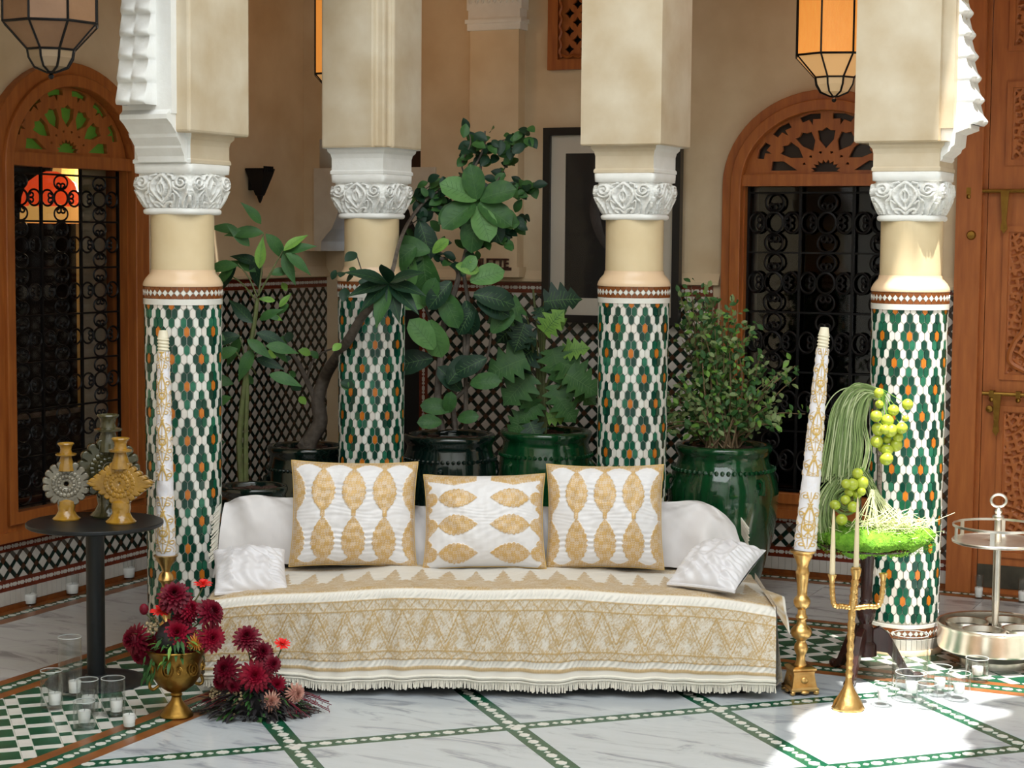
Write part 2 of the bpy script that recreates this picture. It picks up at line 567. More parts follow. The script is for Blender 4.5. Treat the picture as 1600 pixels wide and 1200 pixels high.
# ------------------------------------------------------------------ room shell: walls, ceilings, unseen sun blocker
BACK, LEFT = -TH, PI / 2 - TH           # rotations of the back-wall and left-wall frames (local x to the right, y into the wall)
def arch_loop(cx, half, z0, zs, rz, n=28):
    return [(cx - half, z0), (cx + half, z0)] + [(cx + half * math.cos(PI * i / n), zs + rz * math.sin(PI * i / n)) for i in range(n + 1)]
def rect_loop(x0, x1, z0, z1):
    return [(x0, z0), (x1, z0), (x1, z1), (x0, z1)]
W2 = dict(cx=3.385, half=.48, z0=.45, zs=2.2, rz=.42)
W1 = dict(cx=-2.32, half=.50, z0=.48, zs=2.24, rz=.42)

back = curve_plate('wall_back', [
    [(0.0, 1.8), (.12, 1.8), (.12, 2.5), (.84, 2.5), (.84, 0), (4.15, 0), (4.15, 3.35), (6.1, 3.35), (6.1, 0), (8.4, 0), (8.4, 4.0), (0, 4.0)],
    arch_loop(W2['cx'], W2['half'], W2['z0'], W2['zs'], W2['rz']),
    rect_loop(1.75, 2.38, 2.93, 3.7)], .3, K['plaster'])
back.data.transform(T(0, .15, 0))
back.location, back.rotation_euler = O, (0, 0, BACK)
struct(back)
left = curve_plate('wall_left', [rect_loop(-12.2, .5, 0, 4.0), arch_loop(W1['cx'], W1['half'], W1['z0'], W1['zs'], W1['rz'])], .3, K['plaster'])
left.data.transform(T(0, .15, 0))
left.location, left.rotation_euler = O, (0, 0, LEFT)
struct(left)
def wallbox(name, a0, a1, b0, b1, z0, z1, mat):
    m = MB().box(a0, a1, -b1, -b0, z0, z1)
    o = m.build(name, mat)
    o.location, o.rotation_euler = O, (0, 0, BACK)
    return struct(o)
wallbox('wall_front', -.3, 8.7, 12.0, 12.3, 0, 6.3, K['white_plaster'])
wallbox('wall_right', 8.4, 8.7, -.3, 12.3, 0, 6.3, K['white_plaster'])
wallbox('wall_upper_back', 1.25, 8.4, 1.36, 1.64, 3.34, 6.3, K['pier'])
wallbox('wall_upper_left', 1.25, 1.53, 1.64, 12.0, 3.34, 6.3, K['pier'])
wallbox('ceiling_back', -.3, 8.4, -.3, 1.36, 3.9, 4.0, K['plaster'])
wallbox('ceiling_left', -.3, 1.25, 1.40, 12.0, 3.9, 4.0, K['plaster'])
# added unseen sun blocker; its wavy-edged gap shapes the beam onto the right-hand column
lit = [tuple(onfloor(*q).xy) for q in ((1195, 1260), (1190, 1215), (1207, 1190), (1226, 1166), (1250, 1153), (1238, 1138), (1250, 1122), (1275, 1108), (1325, 1096), (1342, 1084), (1338, 1072))]
lit += [(1.44, 7.66), (1.42, 7.95), (1.48, 8.15), (1.60, 8.32), (1.64, 8.45), (1.62, 8.58), (1.56, 8.64), (1.55, 8.72), (1.60, 8.765), (1.69, 8.71), (1.69, 8.80), (1.72, 8.87), (1.74, 9.05), (2.4, 9.0), (2.7, 8.5)]
lit += [(4.6, 7.4), (4.6, 5.0), (2.6, 5.2), (2.55, 7.3)]
lit += [tuple(onfloor(*q).xy) for q in ((1600, 1086), (1548, 1092), (1520, 1100), (1575, 1110), (1572, 1118), (1535, 1126), (1504, 1146), (1500, 1156), (1516, 1166), (1500, 1186), (1440, 1204), (1400, 1225), (1380, 1260))]
ZA = 6.6
k = ZA / -SUN_DIR.z
gap = []
for x, y in lit:
    p = Vector((x, y, 0)) - SUN_DIR * k - O
    gap.append((p.dot(U), -p.dot(W)))
aw = curve_plate('sun_blocker', [rect_loop(.9, 8.7, -12.3, -1.0), gap], .02, pm('sun_blocker_cloth', lin(226, 214, 190), .9))
aw.data.transform(RX(-PI / 2))
aw.location, aw.rotation_euler = O + Vector((0, 0, ZA)), (0, 0, BACK)
struct(aw)

# ------------------------------------------------------------------ floor
floor = MB().box(-.5, 8.4, -12.0, .5, -.06, -.004).build('floor', K['grout'])
floor.location, floor.rotation_euler = O, (0, 0, BACK)
struct(floor)
def ftrim(name):
    return sroot(name, O, BACK)
trim_l, trim_b, trim_w = ftrim('trim_1'), ftrim('trim_2'), ftrim('trim_3')
def slab(a0, a1, b0, b1, mat, parent=floor, name='marble_slab'):
    ca, cb = (a0 + a1) / 2, (b0 + b1) / 2
    MB().box(a0 + .0015 - ca, a1 - .0015 - ca, -b1 + .0015 + cb, -b0 - .0015 + cb, -.02, 0).build(name, mat, parent, M=T(ca, -cb, 0))
# gallery slabs along the left wall and along the back wall
bb = 1.13
for i, b1 in enumerate((2.05, 2.95, 3.9, 4.8, 5.7)):
    slab(.19, .95, bb, b1, K['marble_g'])
    bb = b1
aa = .19
for a1 in (.95, 1.75, 2.62, 3.5, 4.35, 5.2, 6.05, 7.0, 8.4):
    slab(aa, a1, .19, 1.13, K['marble_g'])
    aa = a1

class Pool:
    """up to `lim` separate pieces under a parent; the rest is joined into one 'stuff' part at the end"""
    def __init__(s, parent, name, mats, lim=290):
        s.p, s.n, s.mats, s.lim, s.k = parent, name, mats, lim, 0
        s.rest = MB()
        s.cache = {}
    def put(s, key, maker, mi, M4, vis=True):
        if vis and s.k < s.lim:
            if (key, mi) not in s.cache:
                m = MB()
                maker(m, 0, None)
                s.cache[(key, mi)] = m.mesh(s.n, s.mats[mi])
            s.k += 1
            return link(s.n, s.cache[(key, mi)], s.p, M4)
        maker(s.rest, mi, M4)
    def poly(s, pts, z0, z1, mi, vis=True):
        cx = sum(p[0] for p in pts) / len(pts)
        cy = sum(p[1] for p in pts) / len(pts)
        q = [(p[0] - cx, p[1] - cy) for p in pts]
        s.put(('u', id(pts), s.k), lambda m, mi_, M_: m.prism(q, z0, z1, mi_, M_, bottom=False), mi, T(cx, cy, 0), vis)
    def done(s):
        if s.rest.f:
            used = sorted(set(s.rest.m))
            mp = {u: i for i, u in enumerate(used)}
            s.rest.m = [mp[u] for u in s.rest.m]
            stuff(s.rest.build(s.n + '_field', [s.mats[u] for u in used], s.p))

def loc2w(x, y, z=0.0):
    return AB(x, -y, z)
LOZ = [(-.026, 0), (-.019, .012), (-.008, .014), (0, .019), (.008, .014), (.019, .012), (.026, 0), (.019, -.012), (.008, -.014), (0, -.019), (-.008, -.014), (-.019, -.012)]
LOZ = [(x, y * 1.25) for x, y in LOZ[::-1]]
RHO = [(-.014, 0), (0, -.014), (.014, 0), (0, .014)]
def lozenges(pool, p0, p1, pitch=.086, s=1.0, inside=None):
    p0, p1 = Vector(p0), Vector(p1)
    L = (p1 - p0).length
    d = (p1 - p0) / L
    ang = math.atan2(d.y, d.x)
    n = int(L / pitch)
    for i in range(n):
        for off, poly, key in ((.28, LOZ, 'l'), (.80, RHO, 'r')):
            c = p0 + d * ((i + off) * L / n)
            if inside and not inside(c):
                continue
            Mx = T(c.x, c.y, 0) @ RZ(ang + random.uniform(-.03, .03)) @ Matrix.Diagonal((s, s, 1, 1))
            pool.put(key, lambda m, mi, M_, poly=poly: m.prism(poly, -.004, .0012, mi, M_, inset=.04, bottom=False), 0, Mx, in_view(loc2w(c.x, c.y), 0))
# courtyard marble laid diagonally, with green strips between
A0, B0, A1, B1 = 2.03, 2.23, 8.4, 11.9
S0, D0, P = 6.83, -.43, 1.235
hw = .044
r2 = math.sqrt(2)
loz_floor = Pool(floor, 'strip_tile', [K['floor_white']])
def sd(s, d):
    return ((s + d) / 2, -(s - d) / 2)        # local x, y
hwS = hw * r2
for i in range(-3, 13):
    for j in range(-9, 8):
        s0, s1, d0, d1 = S0 + i * P + hwS, S0 + (i + 1) * P - hwS, D0 + j * P + hwS, D0 + (j + 1) * P - hwS
        poly = [sd(s0, d0), sd(s0, d1), sd(s1, d1), sd(s1, d0)]
        if parea(poly) < 0:
            poly = poly[::-1]
        poly = clip_rect(poly, A0, A1, -B1, -B0)
        if len(poly) >= 3 and abs(parea(poly)) > .004:
            cx = sum(p[0] for p in poly) / len(poly)
            cy = sum(p[1] for p in poly) / len(poly)
            q = [(p[0] - cx, p[1] - cy) for p in poly]
            if abs(cx) < 30:
                MB().prism(q, -.02, 0, bottom=False).build('marble_slab', K['marble'], floor, M=T(cx, cy, 0))
inside_c = lambda c: A0 < c.x < A1 and -B1 < c.y < -B0
gs = MB()
for i in range(-3, 13):
    for axis in (0, 1):
        c = (S0 if axis == 0 else D0) + (i if axis == 0 else i - 6) * P
        if axis == 0:
            quad = [sd(c - hwS, -9), sd(c - hwS, 9), sd(c + hwS, 9), sd(c + hwS, -9)]
        else:
            quad = [sd(3, c - hwS), sd(22, c - hwS), sd(22, c + hwS), sd(3, c + hwS)]
        if parea(quad) < 0:
            quad = quad[::-1]
        quad = clip_rect(quad, A0, A1, -B1, -B0)
        if len(quad) >= 3:
            gs = MB().prism(quad, -.02, -.0006 - .0002 * axis, bottom=False)
            gs.build('green_strip', K['floor_green'], floor)
            if axis == 0:
                for j in range(-9, 8):
                    lozenges(loz_floor, sd(c, D0 + j * P) + (0,), sd(c, D0 + (j + 1) * P) + (0,), .0875, 1, inside_c)
            else:
                for j in range(-3, 13):
                    lozenges(loz_floor, sd(S0 + j * P, c) + (0,), sd(S0 + (j + 1) * P, c) + (0,), .0875, 1, inside_c)
loz_floor.done()
# border bands: outer strip, checker field, inner strip (left run and back run share the corner)
def band_strip(parent, pool, p0, p1, nrm, w=(.055, .085, .06)):
    """p0->p1 the outer edge, nrm towards the inside: brown, green with white lozenges, brown"""
    p0, p1, nrm = Vector(p0 + (0,)), Vector(p1 + (0,)), Vector(nrm + (0,))
    o = 0
    for k_, ww in enumerate(w):
        a, b = p0 + nrm * o, p1 + nrm * o
        q = [(a.x, a.y), (b.x, b.y), ((b + nrm * ww).x, (b + nrm * ww).y), ((a + nrm * ww).x, (a + nrm * ww).y)]
        if parea(q) < 0:
            q = q[::-1]
        MB().prism(q, -.02, -.0004 if k_ == 1 else 0, bottom=False).build('green_strip' if k_ == 1 else 'brown_strip', K['floor_green'] if k_ == 1 else K['floor_brown'], parent)
        o += ww
    m = nrm * (w[0] + w[1] / 2)
    lozenges(pool, p0 + m, p1 + m, .092, .95)
pl = Pool(trim_l, 'strip_tile', [K['floor_white']], 150)
pb = Pool(trim_b, 'strip_tile', [K['floor_white']], 150)
band_strip(trim_l, pl, (.95, -1.13), (.95, -9.5), (1, 0))
band_strip(trim_l, pl, (1.83, -2.03), (1.83, -9.5), (1, 0))
band_strip(trim_b, pb, (1.15, -1.13), (8.4, -1.13), (0, -1))
band_strip(trim_b, pb, (1.83, -2.03), (8.4, -2.03), (0, -1))
pl.done()
pb.done()
pw = Pool(trim_w, 'strip_tile', [K['floor_white']], 200)
band_strip(trim_w, pw, (0, 0), (0, -9.5), (1, 0), (.06, .06, .07))
band_strip(trim_w, pw, (.19, 0), (8.4, 0), (0, -1), (.06, .06, .07))
pw.done()
# checker field
per, wd = .158, .106
fm = [K['floor_green'], K['floor_white']]
def checker(parent, x0, x1, y0, y1, lim):
    pool = Pool(parent, 'checker_tile', fm, lim)
    cs = []
    n = 60
    for i in range(-n, n):
        for j in range(-n, n):
            for (ox, oy, w, h, mi) in ((0, 0, wd, wd, 0), (wd, 0, per - wd, wd, 1), (0, wd, wd, per - wd, 1), (wd, wd, per - wd, per - wd, 0)):
                u0, v0 = i * per + ox, j * per + oy
                c, s = .70711, .70711
                cu, cv = u0 + w / 2, v0 + h / 2
                X, Y = 1.5 + (cu - cv) * c, -2.0 + (cu + cv) * c
                if not (x0 - .1 < X < x1 + .1 and y0 - .1 < Y < y1 + .1):
                    continue
                g = .0025
                q = [(u0 + g, v0 + g), (u0 + w - g, v0 + g), (u0 + w - g, v0 + h - g), (u0 + g, v0 + h - g)]
                P4 = [(1.5 + (a - b) * c, -2.0 + (a + b) * c) for a, b in q]
                cl = clip_rect(P4, x0, x1, y0, y1)
                if len(cl) >= 3 and abs(parea(cl)) > 2e-5:
                    cs.append((cl, mi, abs(abs(parea(cl)) - abs(parea(P4))) < 1e-7, X, Y, (w, h)))
    cs.sort(key=lambda t: (AB(t[3], -t[4]).y))
    for cl, mi, full, X, Y, (w, h) in cs:
        vis = in_view(AB(X, -Y), 0) and abs(parea(cl)) > .001
        if full:
            g = .0025
            rp = [(-w / 2 + g, -h / 2 + g), (w / 2 - g, -h / 2 + g), (w / 2 - g, h / 2 - g), (-w / 2 + g, h / 2 - g)]
            pool.put((w, h), lambda m, mi_, M_, rp=rp: m.prism(rp, -.012, 0, mi_, M_, inset=.02, bottom=False), mi, T(X, Y, random.uniform(-.0006, .0004)) @ RZ(PI / 4), vis)
        else:
            pool.poly(cl, -.012, 0, mi, vis)
    pool.done()
checker(trim_l, 1.15, 1.83, -7.5, -2.0, 230)
checker(trim_b, 1.15, 8.0, -2.03, -1.33, 290)

# ------------------------------------------------------------------ tiled dado on the walls
FX = RX(PI / 2)                              # drawn in XY, raised along Z  ->  drawn in XZ, raised towards -Y (out of the wall)
lat_mats = [K['grey_tile'], K['green_k'], K['cross_tile']]
def lattice(root, x0, x1, z0, z1, lim_w, lim_b, vis=lambda x, z: True):
    MB().box(x0, x1, -.004, .0, z0, z1).build('grout_bed', K['darkgrout'], root)
    pw_ = Pool(root, 'lozenge_tile', lat_mats, lim_w)
    pb_ = Pool(root, 'bar_tile', lat_mats, lim_b)
    rest = MB()
    q = .05
    h = .0325
    for i in range(int((x1 - x0) / q) + 2):
        for j in range(int((z1 - z0) / q) + 2):
            cx, cz = x0 + i * q, z0 + j * q
            dia = [(cx - h, cz), (cx, cz - h), (cx + h, cz), (cx, cz + h)]
            if (i + j) % 2 == 0:
                full = x0 < cx - h and cx + h < x1 and z0 < cz - h and cz + h < z1
                if full:
                    rp = [(-h, 0), (0, -h), (h, 0), (0, h)]
                    tilt = RX(random.uniform(-.012, .012)) @ RZ(random.uniform(-.012, .012))
                    pw_.put('w', lambda m, mi, M_, rp=rp: m.prism([p for p in rp], 0, .006, mi, (M_ or Matrix()) @ FX, inset=.06, bottom=False), 0, T(cx, -.002, cz) @ tilt, vis(cx, cz))
                else:
                    c = clip_rect(dia, x0, x1, z0, z1)
                    if len(c) >= 3 and abs(parea(c)) > 1e-5:
                        rest.prism(c, 0, .007, 0, FX, bottom=False)
            else:
                r_ = .0185
                c = clip_rect([(cx - r_, cz), (cx, cz - r_), (cx + r_, cz), (cx, cz + r_)], x0, x1, z0, z1)
                if len(c) >= 3:
                    rest.prism(c, 0, .007, 2, FX, bottom=False)
                for sx in (1, -1):
                    bx, bz = cx + sx * q / 2, cz + q / 2
                    if not (x0 + .02 < bx < x1 - .02 and z0 + .02 < bz < z1 - .02):
                        continue
                    l_, w_ = .0205, .0100
                    rp = [(-l_, -w_), (l_, -w_), (l_, w_), (-l_, w_)]
                    pb_.put('b', lambda m, mi, M_, rp=rp: m.prism(rp, 0, .006, mi, (M_ or Matrix()) @ FX, inset=.05, bottom=False), 1, T(bx, -.002, bz) @ RY(-sx * PI / 4), vis(bx, bz))
    for p in (pw_, pb_):
        p.done()
    if rest.f:
        stuff(rest.build('lattice_tiles', lat_mats, root))
def border(root, x0, x1, z, s=1.0, vert=False):
    """oxblood border with a row of white beads; runs along x at height z (or up along z at x when vert)"""
    m = MB()
    hh = .030 * s
    L0, L1 = (x0, x1)
    def bx(u0, u1, v0, v1, mi, d):
        if vert:
            m.box(z + v0, z + v1, -d, 0, u0, u1, mi)
        else:
            m.box(u0, u1, -d, 0, z + v0, z + v1, mi)
    bx(L0, L1, -hh, hh, 0, .005)
    n = max(1, int((L1 - L0) / .056))
    for i in range(n):
        u = L0 + (i + .5) * (L1 - L0) / n
        for du, w, h in ((-.011, .019, .0095), (.019, .0085, .0095)):
            poly = [(-w, 0), (-w * .55, -h), (w * .55, -h), (w, 0), (w * .55, h), (-w * .55, h)]
            if vert:
                q_ = [(z + b, u + du + a) for a, b in poly][::-1]
            else:
                q_ = [(u + du + a, z + b) for a, b in poly]
            m.prism(q_, 0, .0075, 1, FX, bottom=False)
    stuff(m.build('border_tiles', [K['red_tile'], K['grey_tile']], root))
def skirting(root, x0, x1):
    m = MB()
    n = int((x1 - x0) / .04)
    for i in range(n):
        a, b = x0 + i * .04, x0 + (i + 1) * .04
        m.box(a + .001, b - .001, -.006, 0, .03, .10)
    stuff(m.build('skirting_tiles', K['grey_tile'], root))
    MB().box(x0, x1, -.008, 0, 0, .028).build('base_course', K['brown_tile'], root)
def ledge(root, x0, x1):
    m = MB()
    m.add([(x0, 0, 1.63), (x1, 0, 1.63), (x1, -.03, 1.635), (x0, -.03, 1.635), (x0, -.03, 1.65), (x1, -.03, 1.65), (x1, 0, 1.70), (x0, 0, 1.70)],
          [(0, 3, 2, 1), (3, 4, 5, 2), (4, 7, 6, 5), (0, 7, 4, 3), (1, 2, 5, 6)])
    m.build('plaster_ledge', K['plaster'], root)
# left wall: between the window and the corner, and low under the window
dl = sroot('baseboard_left', O, LEFT)
visL = lambda x, z: in_view(O + Vector((math.cos(LEFT) * x, math.sin(LEFT) * x, z)), 0) and z > .55
lattice(dl, -1.62, .30, .16, 1.565, 290, 290, visL)
border(dl, -1.62, .36, 1.598)
border(dl, .16, 1.565, .33, vert=True)
ledge(dl, -1.62, .36)
border(dl, -3.4, .36, .13)
skirting(dl, -3.4, .36)
dl2 = sroot('baseboard_under_window', O, LEFT)
lattice(dl2, -3.4, -1.62, .16, .30, 120, 120)
border(dl2, -3.4, -1.62, .325, .8)
# back wall: right of the corner doorway, between picture and arched window, under the window, beside the big door
db = sroot('baseboard_back', O, BACK)
border(db, .1, 1.565, .87, vert=True)
border(db, .90, 2.74, 1.598)
def visB(x, z):
    p = O + Vector((math.cos(BACK) * x, math.sin(BACK) * x, z))
    px, py = proj(p)
    return in_view(p, 0) and z > .6 and not (930 < px < 1045)
lattice(db, .90, 2.72, .16, 1.565, 290, 290, visB)
border(db, .1, 1.565, 2.74, vert=True)
ledge(db, .84, 2.78)
border(db, .84, 4.12, .13)
skirting(db, .84, 4.12)
db2 = sroot('baseboard_beside_door', O, BACK)
lattice(db2, 2.77, 3.98, .16, .30, 60, 60)
lattice(db2, 3.98, 4.11, .16, 1.60, 60, 60)
border(db2, 2.77, 4.1, .315, .7)
ledge(db2, 3.95, 4.12)
border(db2, 3.98, 4.12, 1.63, .8)
# pilaster with a carved capital beside the doorway, plaster corbel at the doorway corner, doorway woodwork
pil = sroot('trim_4', O, BACK)
MB().box(1.22, 1.54, -.09, 0, 1.72, 3.12).build('pilaster', K['plaster'], pil)
MB().box(1.20, 1.56, -.10, 0, 1.66, 1.72).build('pilaster_foot', K['plaster'], pil)
cm = MB().box(1.205, 1.555, -.105, 0, 3.12, 3.16)
cm.box(1.195, 1.565, -.115, 0, 3.16, 3.185)
cm.box(1.21, 1.55, -.10, 0, 3.185, 3.24)
for i in range(9):
    x = 1.225 + i * .0388
    cm.tube([(x + .012 * math.cos(t) * (1 - t / 14), -.102, 3.30 + .03 * math.sin(t) * (1 - t / 14)) for t in np.linspace(0, 9, 22)], .007, 5)
cm.box(1.20, 1.56, -.10, 0, 3.24, 3.40)
cm.build('capital', K['white_plaster'], pil)
dw = sroot('door_2', O, BACK)
MB().box(.36, .43, .22, .30, 0, 2.5).box(.79, .84, .22, .30, 0, 2.5).box(.43, .79, .22, .30, 2.2, 2.5).build('door_frame', K['wood_dark'], dw)
MB().box(.43, .79, .27, .29, 0, 2.2).build('door_leaf', pm('dark_interior_sheet', lin(14, 12, 13), .5), dw)  # near-black sheet standing in for the dark interior beyond the frame
MB().box(.0, .36, .28, .31, 0, 1.8).build('door_jamb', K['plaster'], dw)
m = MB()
K['corbel'] = pm('corbel_plaster', lin(206, 194, 178), .65, col2=lin(222, 214, 200), nscale=8)
prof = [(x - .11, z) for x, z in [(.20, 1.90), (.205, 1.80), (.25, 1.80), (.255, 1.86), (.29, 1.90), (.33, 1.94), (.36, 2.00), (.38, 2.06), (.44, 2.10), (.46, 2.18), (.50, 2.3), (.50, 2.32), (.20, 2.32)]]
m.prism(prof, -.02, .28, 0, Matrix(((1, 0, 0, 0), (0, 0, 1, 0), (0, 1, 0, 0), (0, 0, 0, 1))))
m.build('scalloped_corbel', K['corbel'], dw)
m = MB()
m.prism([(1.04 - x, z) for x, z in prof], -.02, .28, 0, Matrix(((1, 0, 0, 0), (0, 0, 1, 0), (0, 1, 0, 0), (0, 0, 0, 1))))
m.build('scalloped_corbel', K['corbel'], dw)
# ------------------------------------------------------------------ columns
NC, RP = 40, .0405
RADIAL = Matrix(((0, 0, 1, 0), (1, 0, 0, 0), (0, 1, 0, 0), (0, 0, 0, 1)))   # x -> tangent, y -> up, z -> outward
def col_r(z):
    return .1660 + .0070 * max(0, min(1, z / 1.6))
HEXW = 2 * PI * .173 / NC
def hexpoly(g=.0014):
    w, s, t = HEXW / 2 - g, .0275 / 2, .0130
    return [(0, -s - t + g), (w, -s), (w, s), (0, s + t - g), (-w, s), (-w, -s)]
HEX = hexpoly()
col_mats = [K['white_tile'], K['white_tile_b'], K['green_a'], K['green_b'], K['green_c'], K['ochre']]

def carve_pattern(nu, nv):
    """relief height 0..1 of one capital face: corner volutes, a leaf almond in the middle, stems below"""
    u = np.linspace(-1, 1, nu)[:, None] * .145
    v = np.linspace(0, 1, nv)[None, :] * .150
    uu, vv = np.broadcast_arrays(u, v)
    h = np.zeros((nu, nv))
    def stroke(pts, w, hgt=1.0):
        nonlocal h
        p = np.array([(q[0], q[1]) for q in pts])
        d = np.full(uu.shape, 9.0)
        for a, b in zip(p[:-1], p[1:]):
            ab = b - a
            L = (ab ** 2).sum() + 1e-12
            t = np.clip(((uu - a[0]) * ab[0] + (vv - a[1]) * ab[1]) / L, 0, 1)
            d = np.minimum(d, np.hypot(uu - a[0] - t * ab[0], vv - a[1] - t * ab[1]))
        k_ = np.clip(1 - d / w, 0, 1)
        h = np.maximum(h, hgt * np.clip(k_ * 2.2, 0, 1) ** .8)
    for s in (-1, 1):
        c = (s * .092, .112)
        th = np.linspace(0, 2 * PI * 2.0, 60)
        r = .036 * (1 - th / (2 * PI * 2.35))
        sp = [(c[0] - s * r_ * math.cos(t) * 1.0, c[1] - r_ * math.sin(t)) for r_, t in zip(r, th)]
        stroke(sp, .0065)
        stroke([(p.x, p.y) for p in bez([(s * .056, .112, 0), (s * .060, .080, 0), (s * .085, .045, 0), (s * .078, .0, 0)], 8)], .007)
        stroke([(p.x, p.y) for p in bez([(s * .130, .075, 0), (s * .115, .045, 0), (s * .105, .02, 0), (s * .108, 0, 0)], 8)], .008)
        stroke([(p.x, p.y) for p in bez([(s * .140, .05, 0), (s * .135, .02, 0), (s * .128, 0, 0)], 8)], .007)
        stroke([(p.x, p.y) for p in bez([(0, .148, 0), (s * .036, .118, 0), (s * .045, .080, 0), (s * .022, .042, 0), (0, .020, 0)], 8)], .0085)
        stroke([(p.x, p.y) for p in bez([(0, .118, 0), (s * .014, .096, 0), (s * .016, .078, 0), (0, .052, 0)], 8)], .006)
        stroke([(p.x, p.y) for p in bez([(s * .004, .004, 0), (s * .020, .020, 0), (s * .040, .024, 0), (s * .046, .012, 0), (s * .036, .006, 0)], 8)], .0085)
        stroke([(p.x, p.y) for p in bez([(s * .040, .05, 0), (s * .058, .062, 0), (s * .062, .04, 0), (s * .054, .02, 0)], 8)], .006)
        stroke([(s * .03, .146), (s * .052, .140), (s * .056, .125)], .006)
    stroke([(0, 0), (0, .148)], .0045, .8)
    n = .12 * np.abs(np.sin(uu * 160 + 3 * np.sin(vv * 90)))
    return np.clip(h + n * (h < .2), 0, 1)
CARVE = carve_pattern(72, 56)

def capital_mesh():
    nf, zs = 72, []
    lv = [('ledge', 0.0, .006, 0), ('ledge', .004, .012, 0), ('ledge', .020, .012, 0), ('ledge', .026, .004, 0)]
    rows = []                                  # (z, half, exponent, carve row index or None)
    for z, dh in ((0, .000), (.004, .008), (.010, .011), (.020, .011), (.027, .004), (.030, 0)):
        rows.append((z, .136 + dh, 4.0, None))
    for i in range(56):
        t = i / 55
        half = .130 + .030 * min(1, t / .62) ** .8 - .006 * max(0, t - .7) / .3
        rows.append((.030 + .150 * t, half, 5.0 + 9 * t, i))
    for z, hf in ((.182, .152), (.184, .156), (.222, .158), (.225, .150)):
        rows.append((z, hf, 16.0, None))
    V = np.zeros((nf * 4, len(rows), 3))
    for k_ in range(4):
        for i in range(nf):
            u = -1 + 2 * (i + .5) / nf
            phi = k_ * PI / 2 + math.atan(u * 1.0) if False else k_ * PI / 2 + u * PI / 4
            for j, (z, half, n, ci) in enumerate(rows):
                c, s = math.cos(u * PI / 4), math.sin(u * PI / 4)
                r = half / ((abs(c) ** n + abs(s) ** n) ** (1 / n))
                if ci is not None:
                    ui = int(round((math.tan(u * PI / 4) * .5 + .5) * 71))
                    r += .029 * (CARVE[min(71, max(0, ui)), ci] - .6)
                V[k_ * nf + i, j] = (r * math.cos(phi), r * math.sin(phi), z)
    return grid_mesh('capital', V, K['white_plaster'], close_u=True)
CAPITAL = capital_mesh()

def square_prof(prof, mats_idx, rot=0.0):
    """square section following (half, z); mats_idx = material of the +x, -y, -x, +y faces"""
    m = MB()
    for i in range(len(prof) - 1):
        (h0, z0), (h1, z1) = prof[i], prof[i + 1]
        c0 = [(h0, -h0, z0), (h0, h0, z0), (-h0, h0, z0), (-h0, -h0, z0)]
        c1 = [(h1, -h1, z1), (h1, h1, z1), (-h1, h1, z1), (-h1, -h1, z1)]
        for f, mi in ((0, mats_idx[0]), (1, mats_idx[3]), (2, mats_idx[2]), (3, mats_idx[1])):
            g = (f + 1) % 4
            m.add([c0[f], c0[g], c1[g], c1[f]], [(0, 1, 2, 3)], mi)
    return m

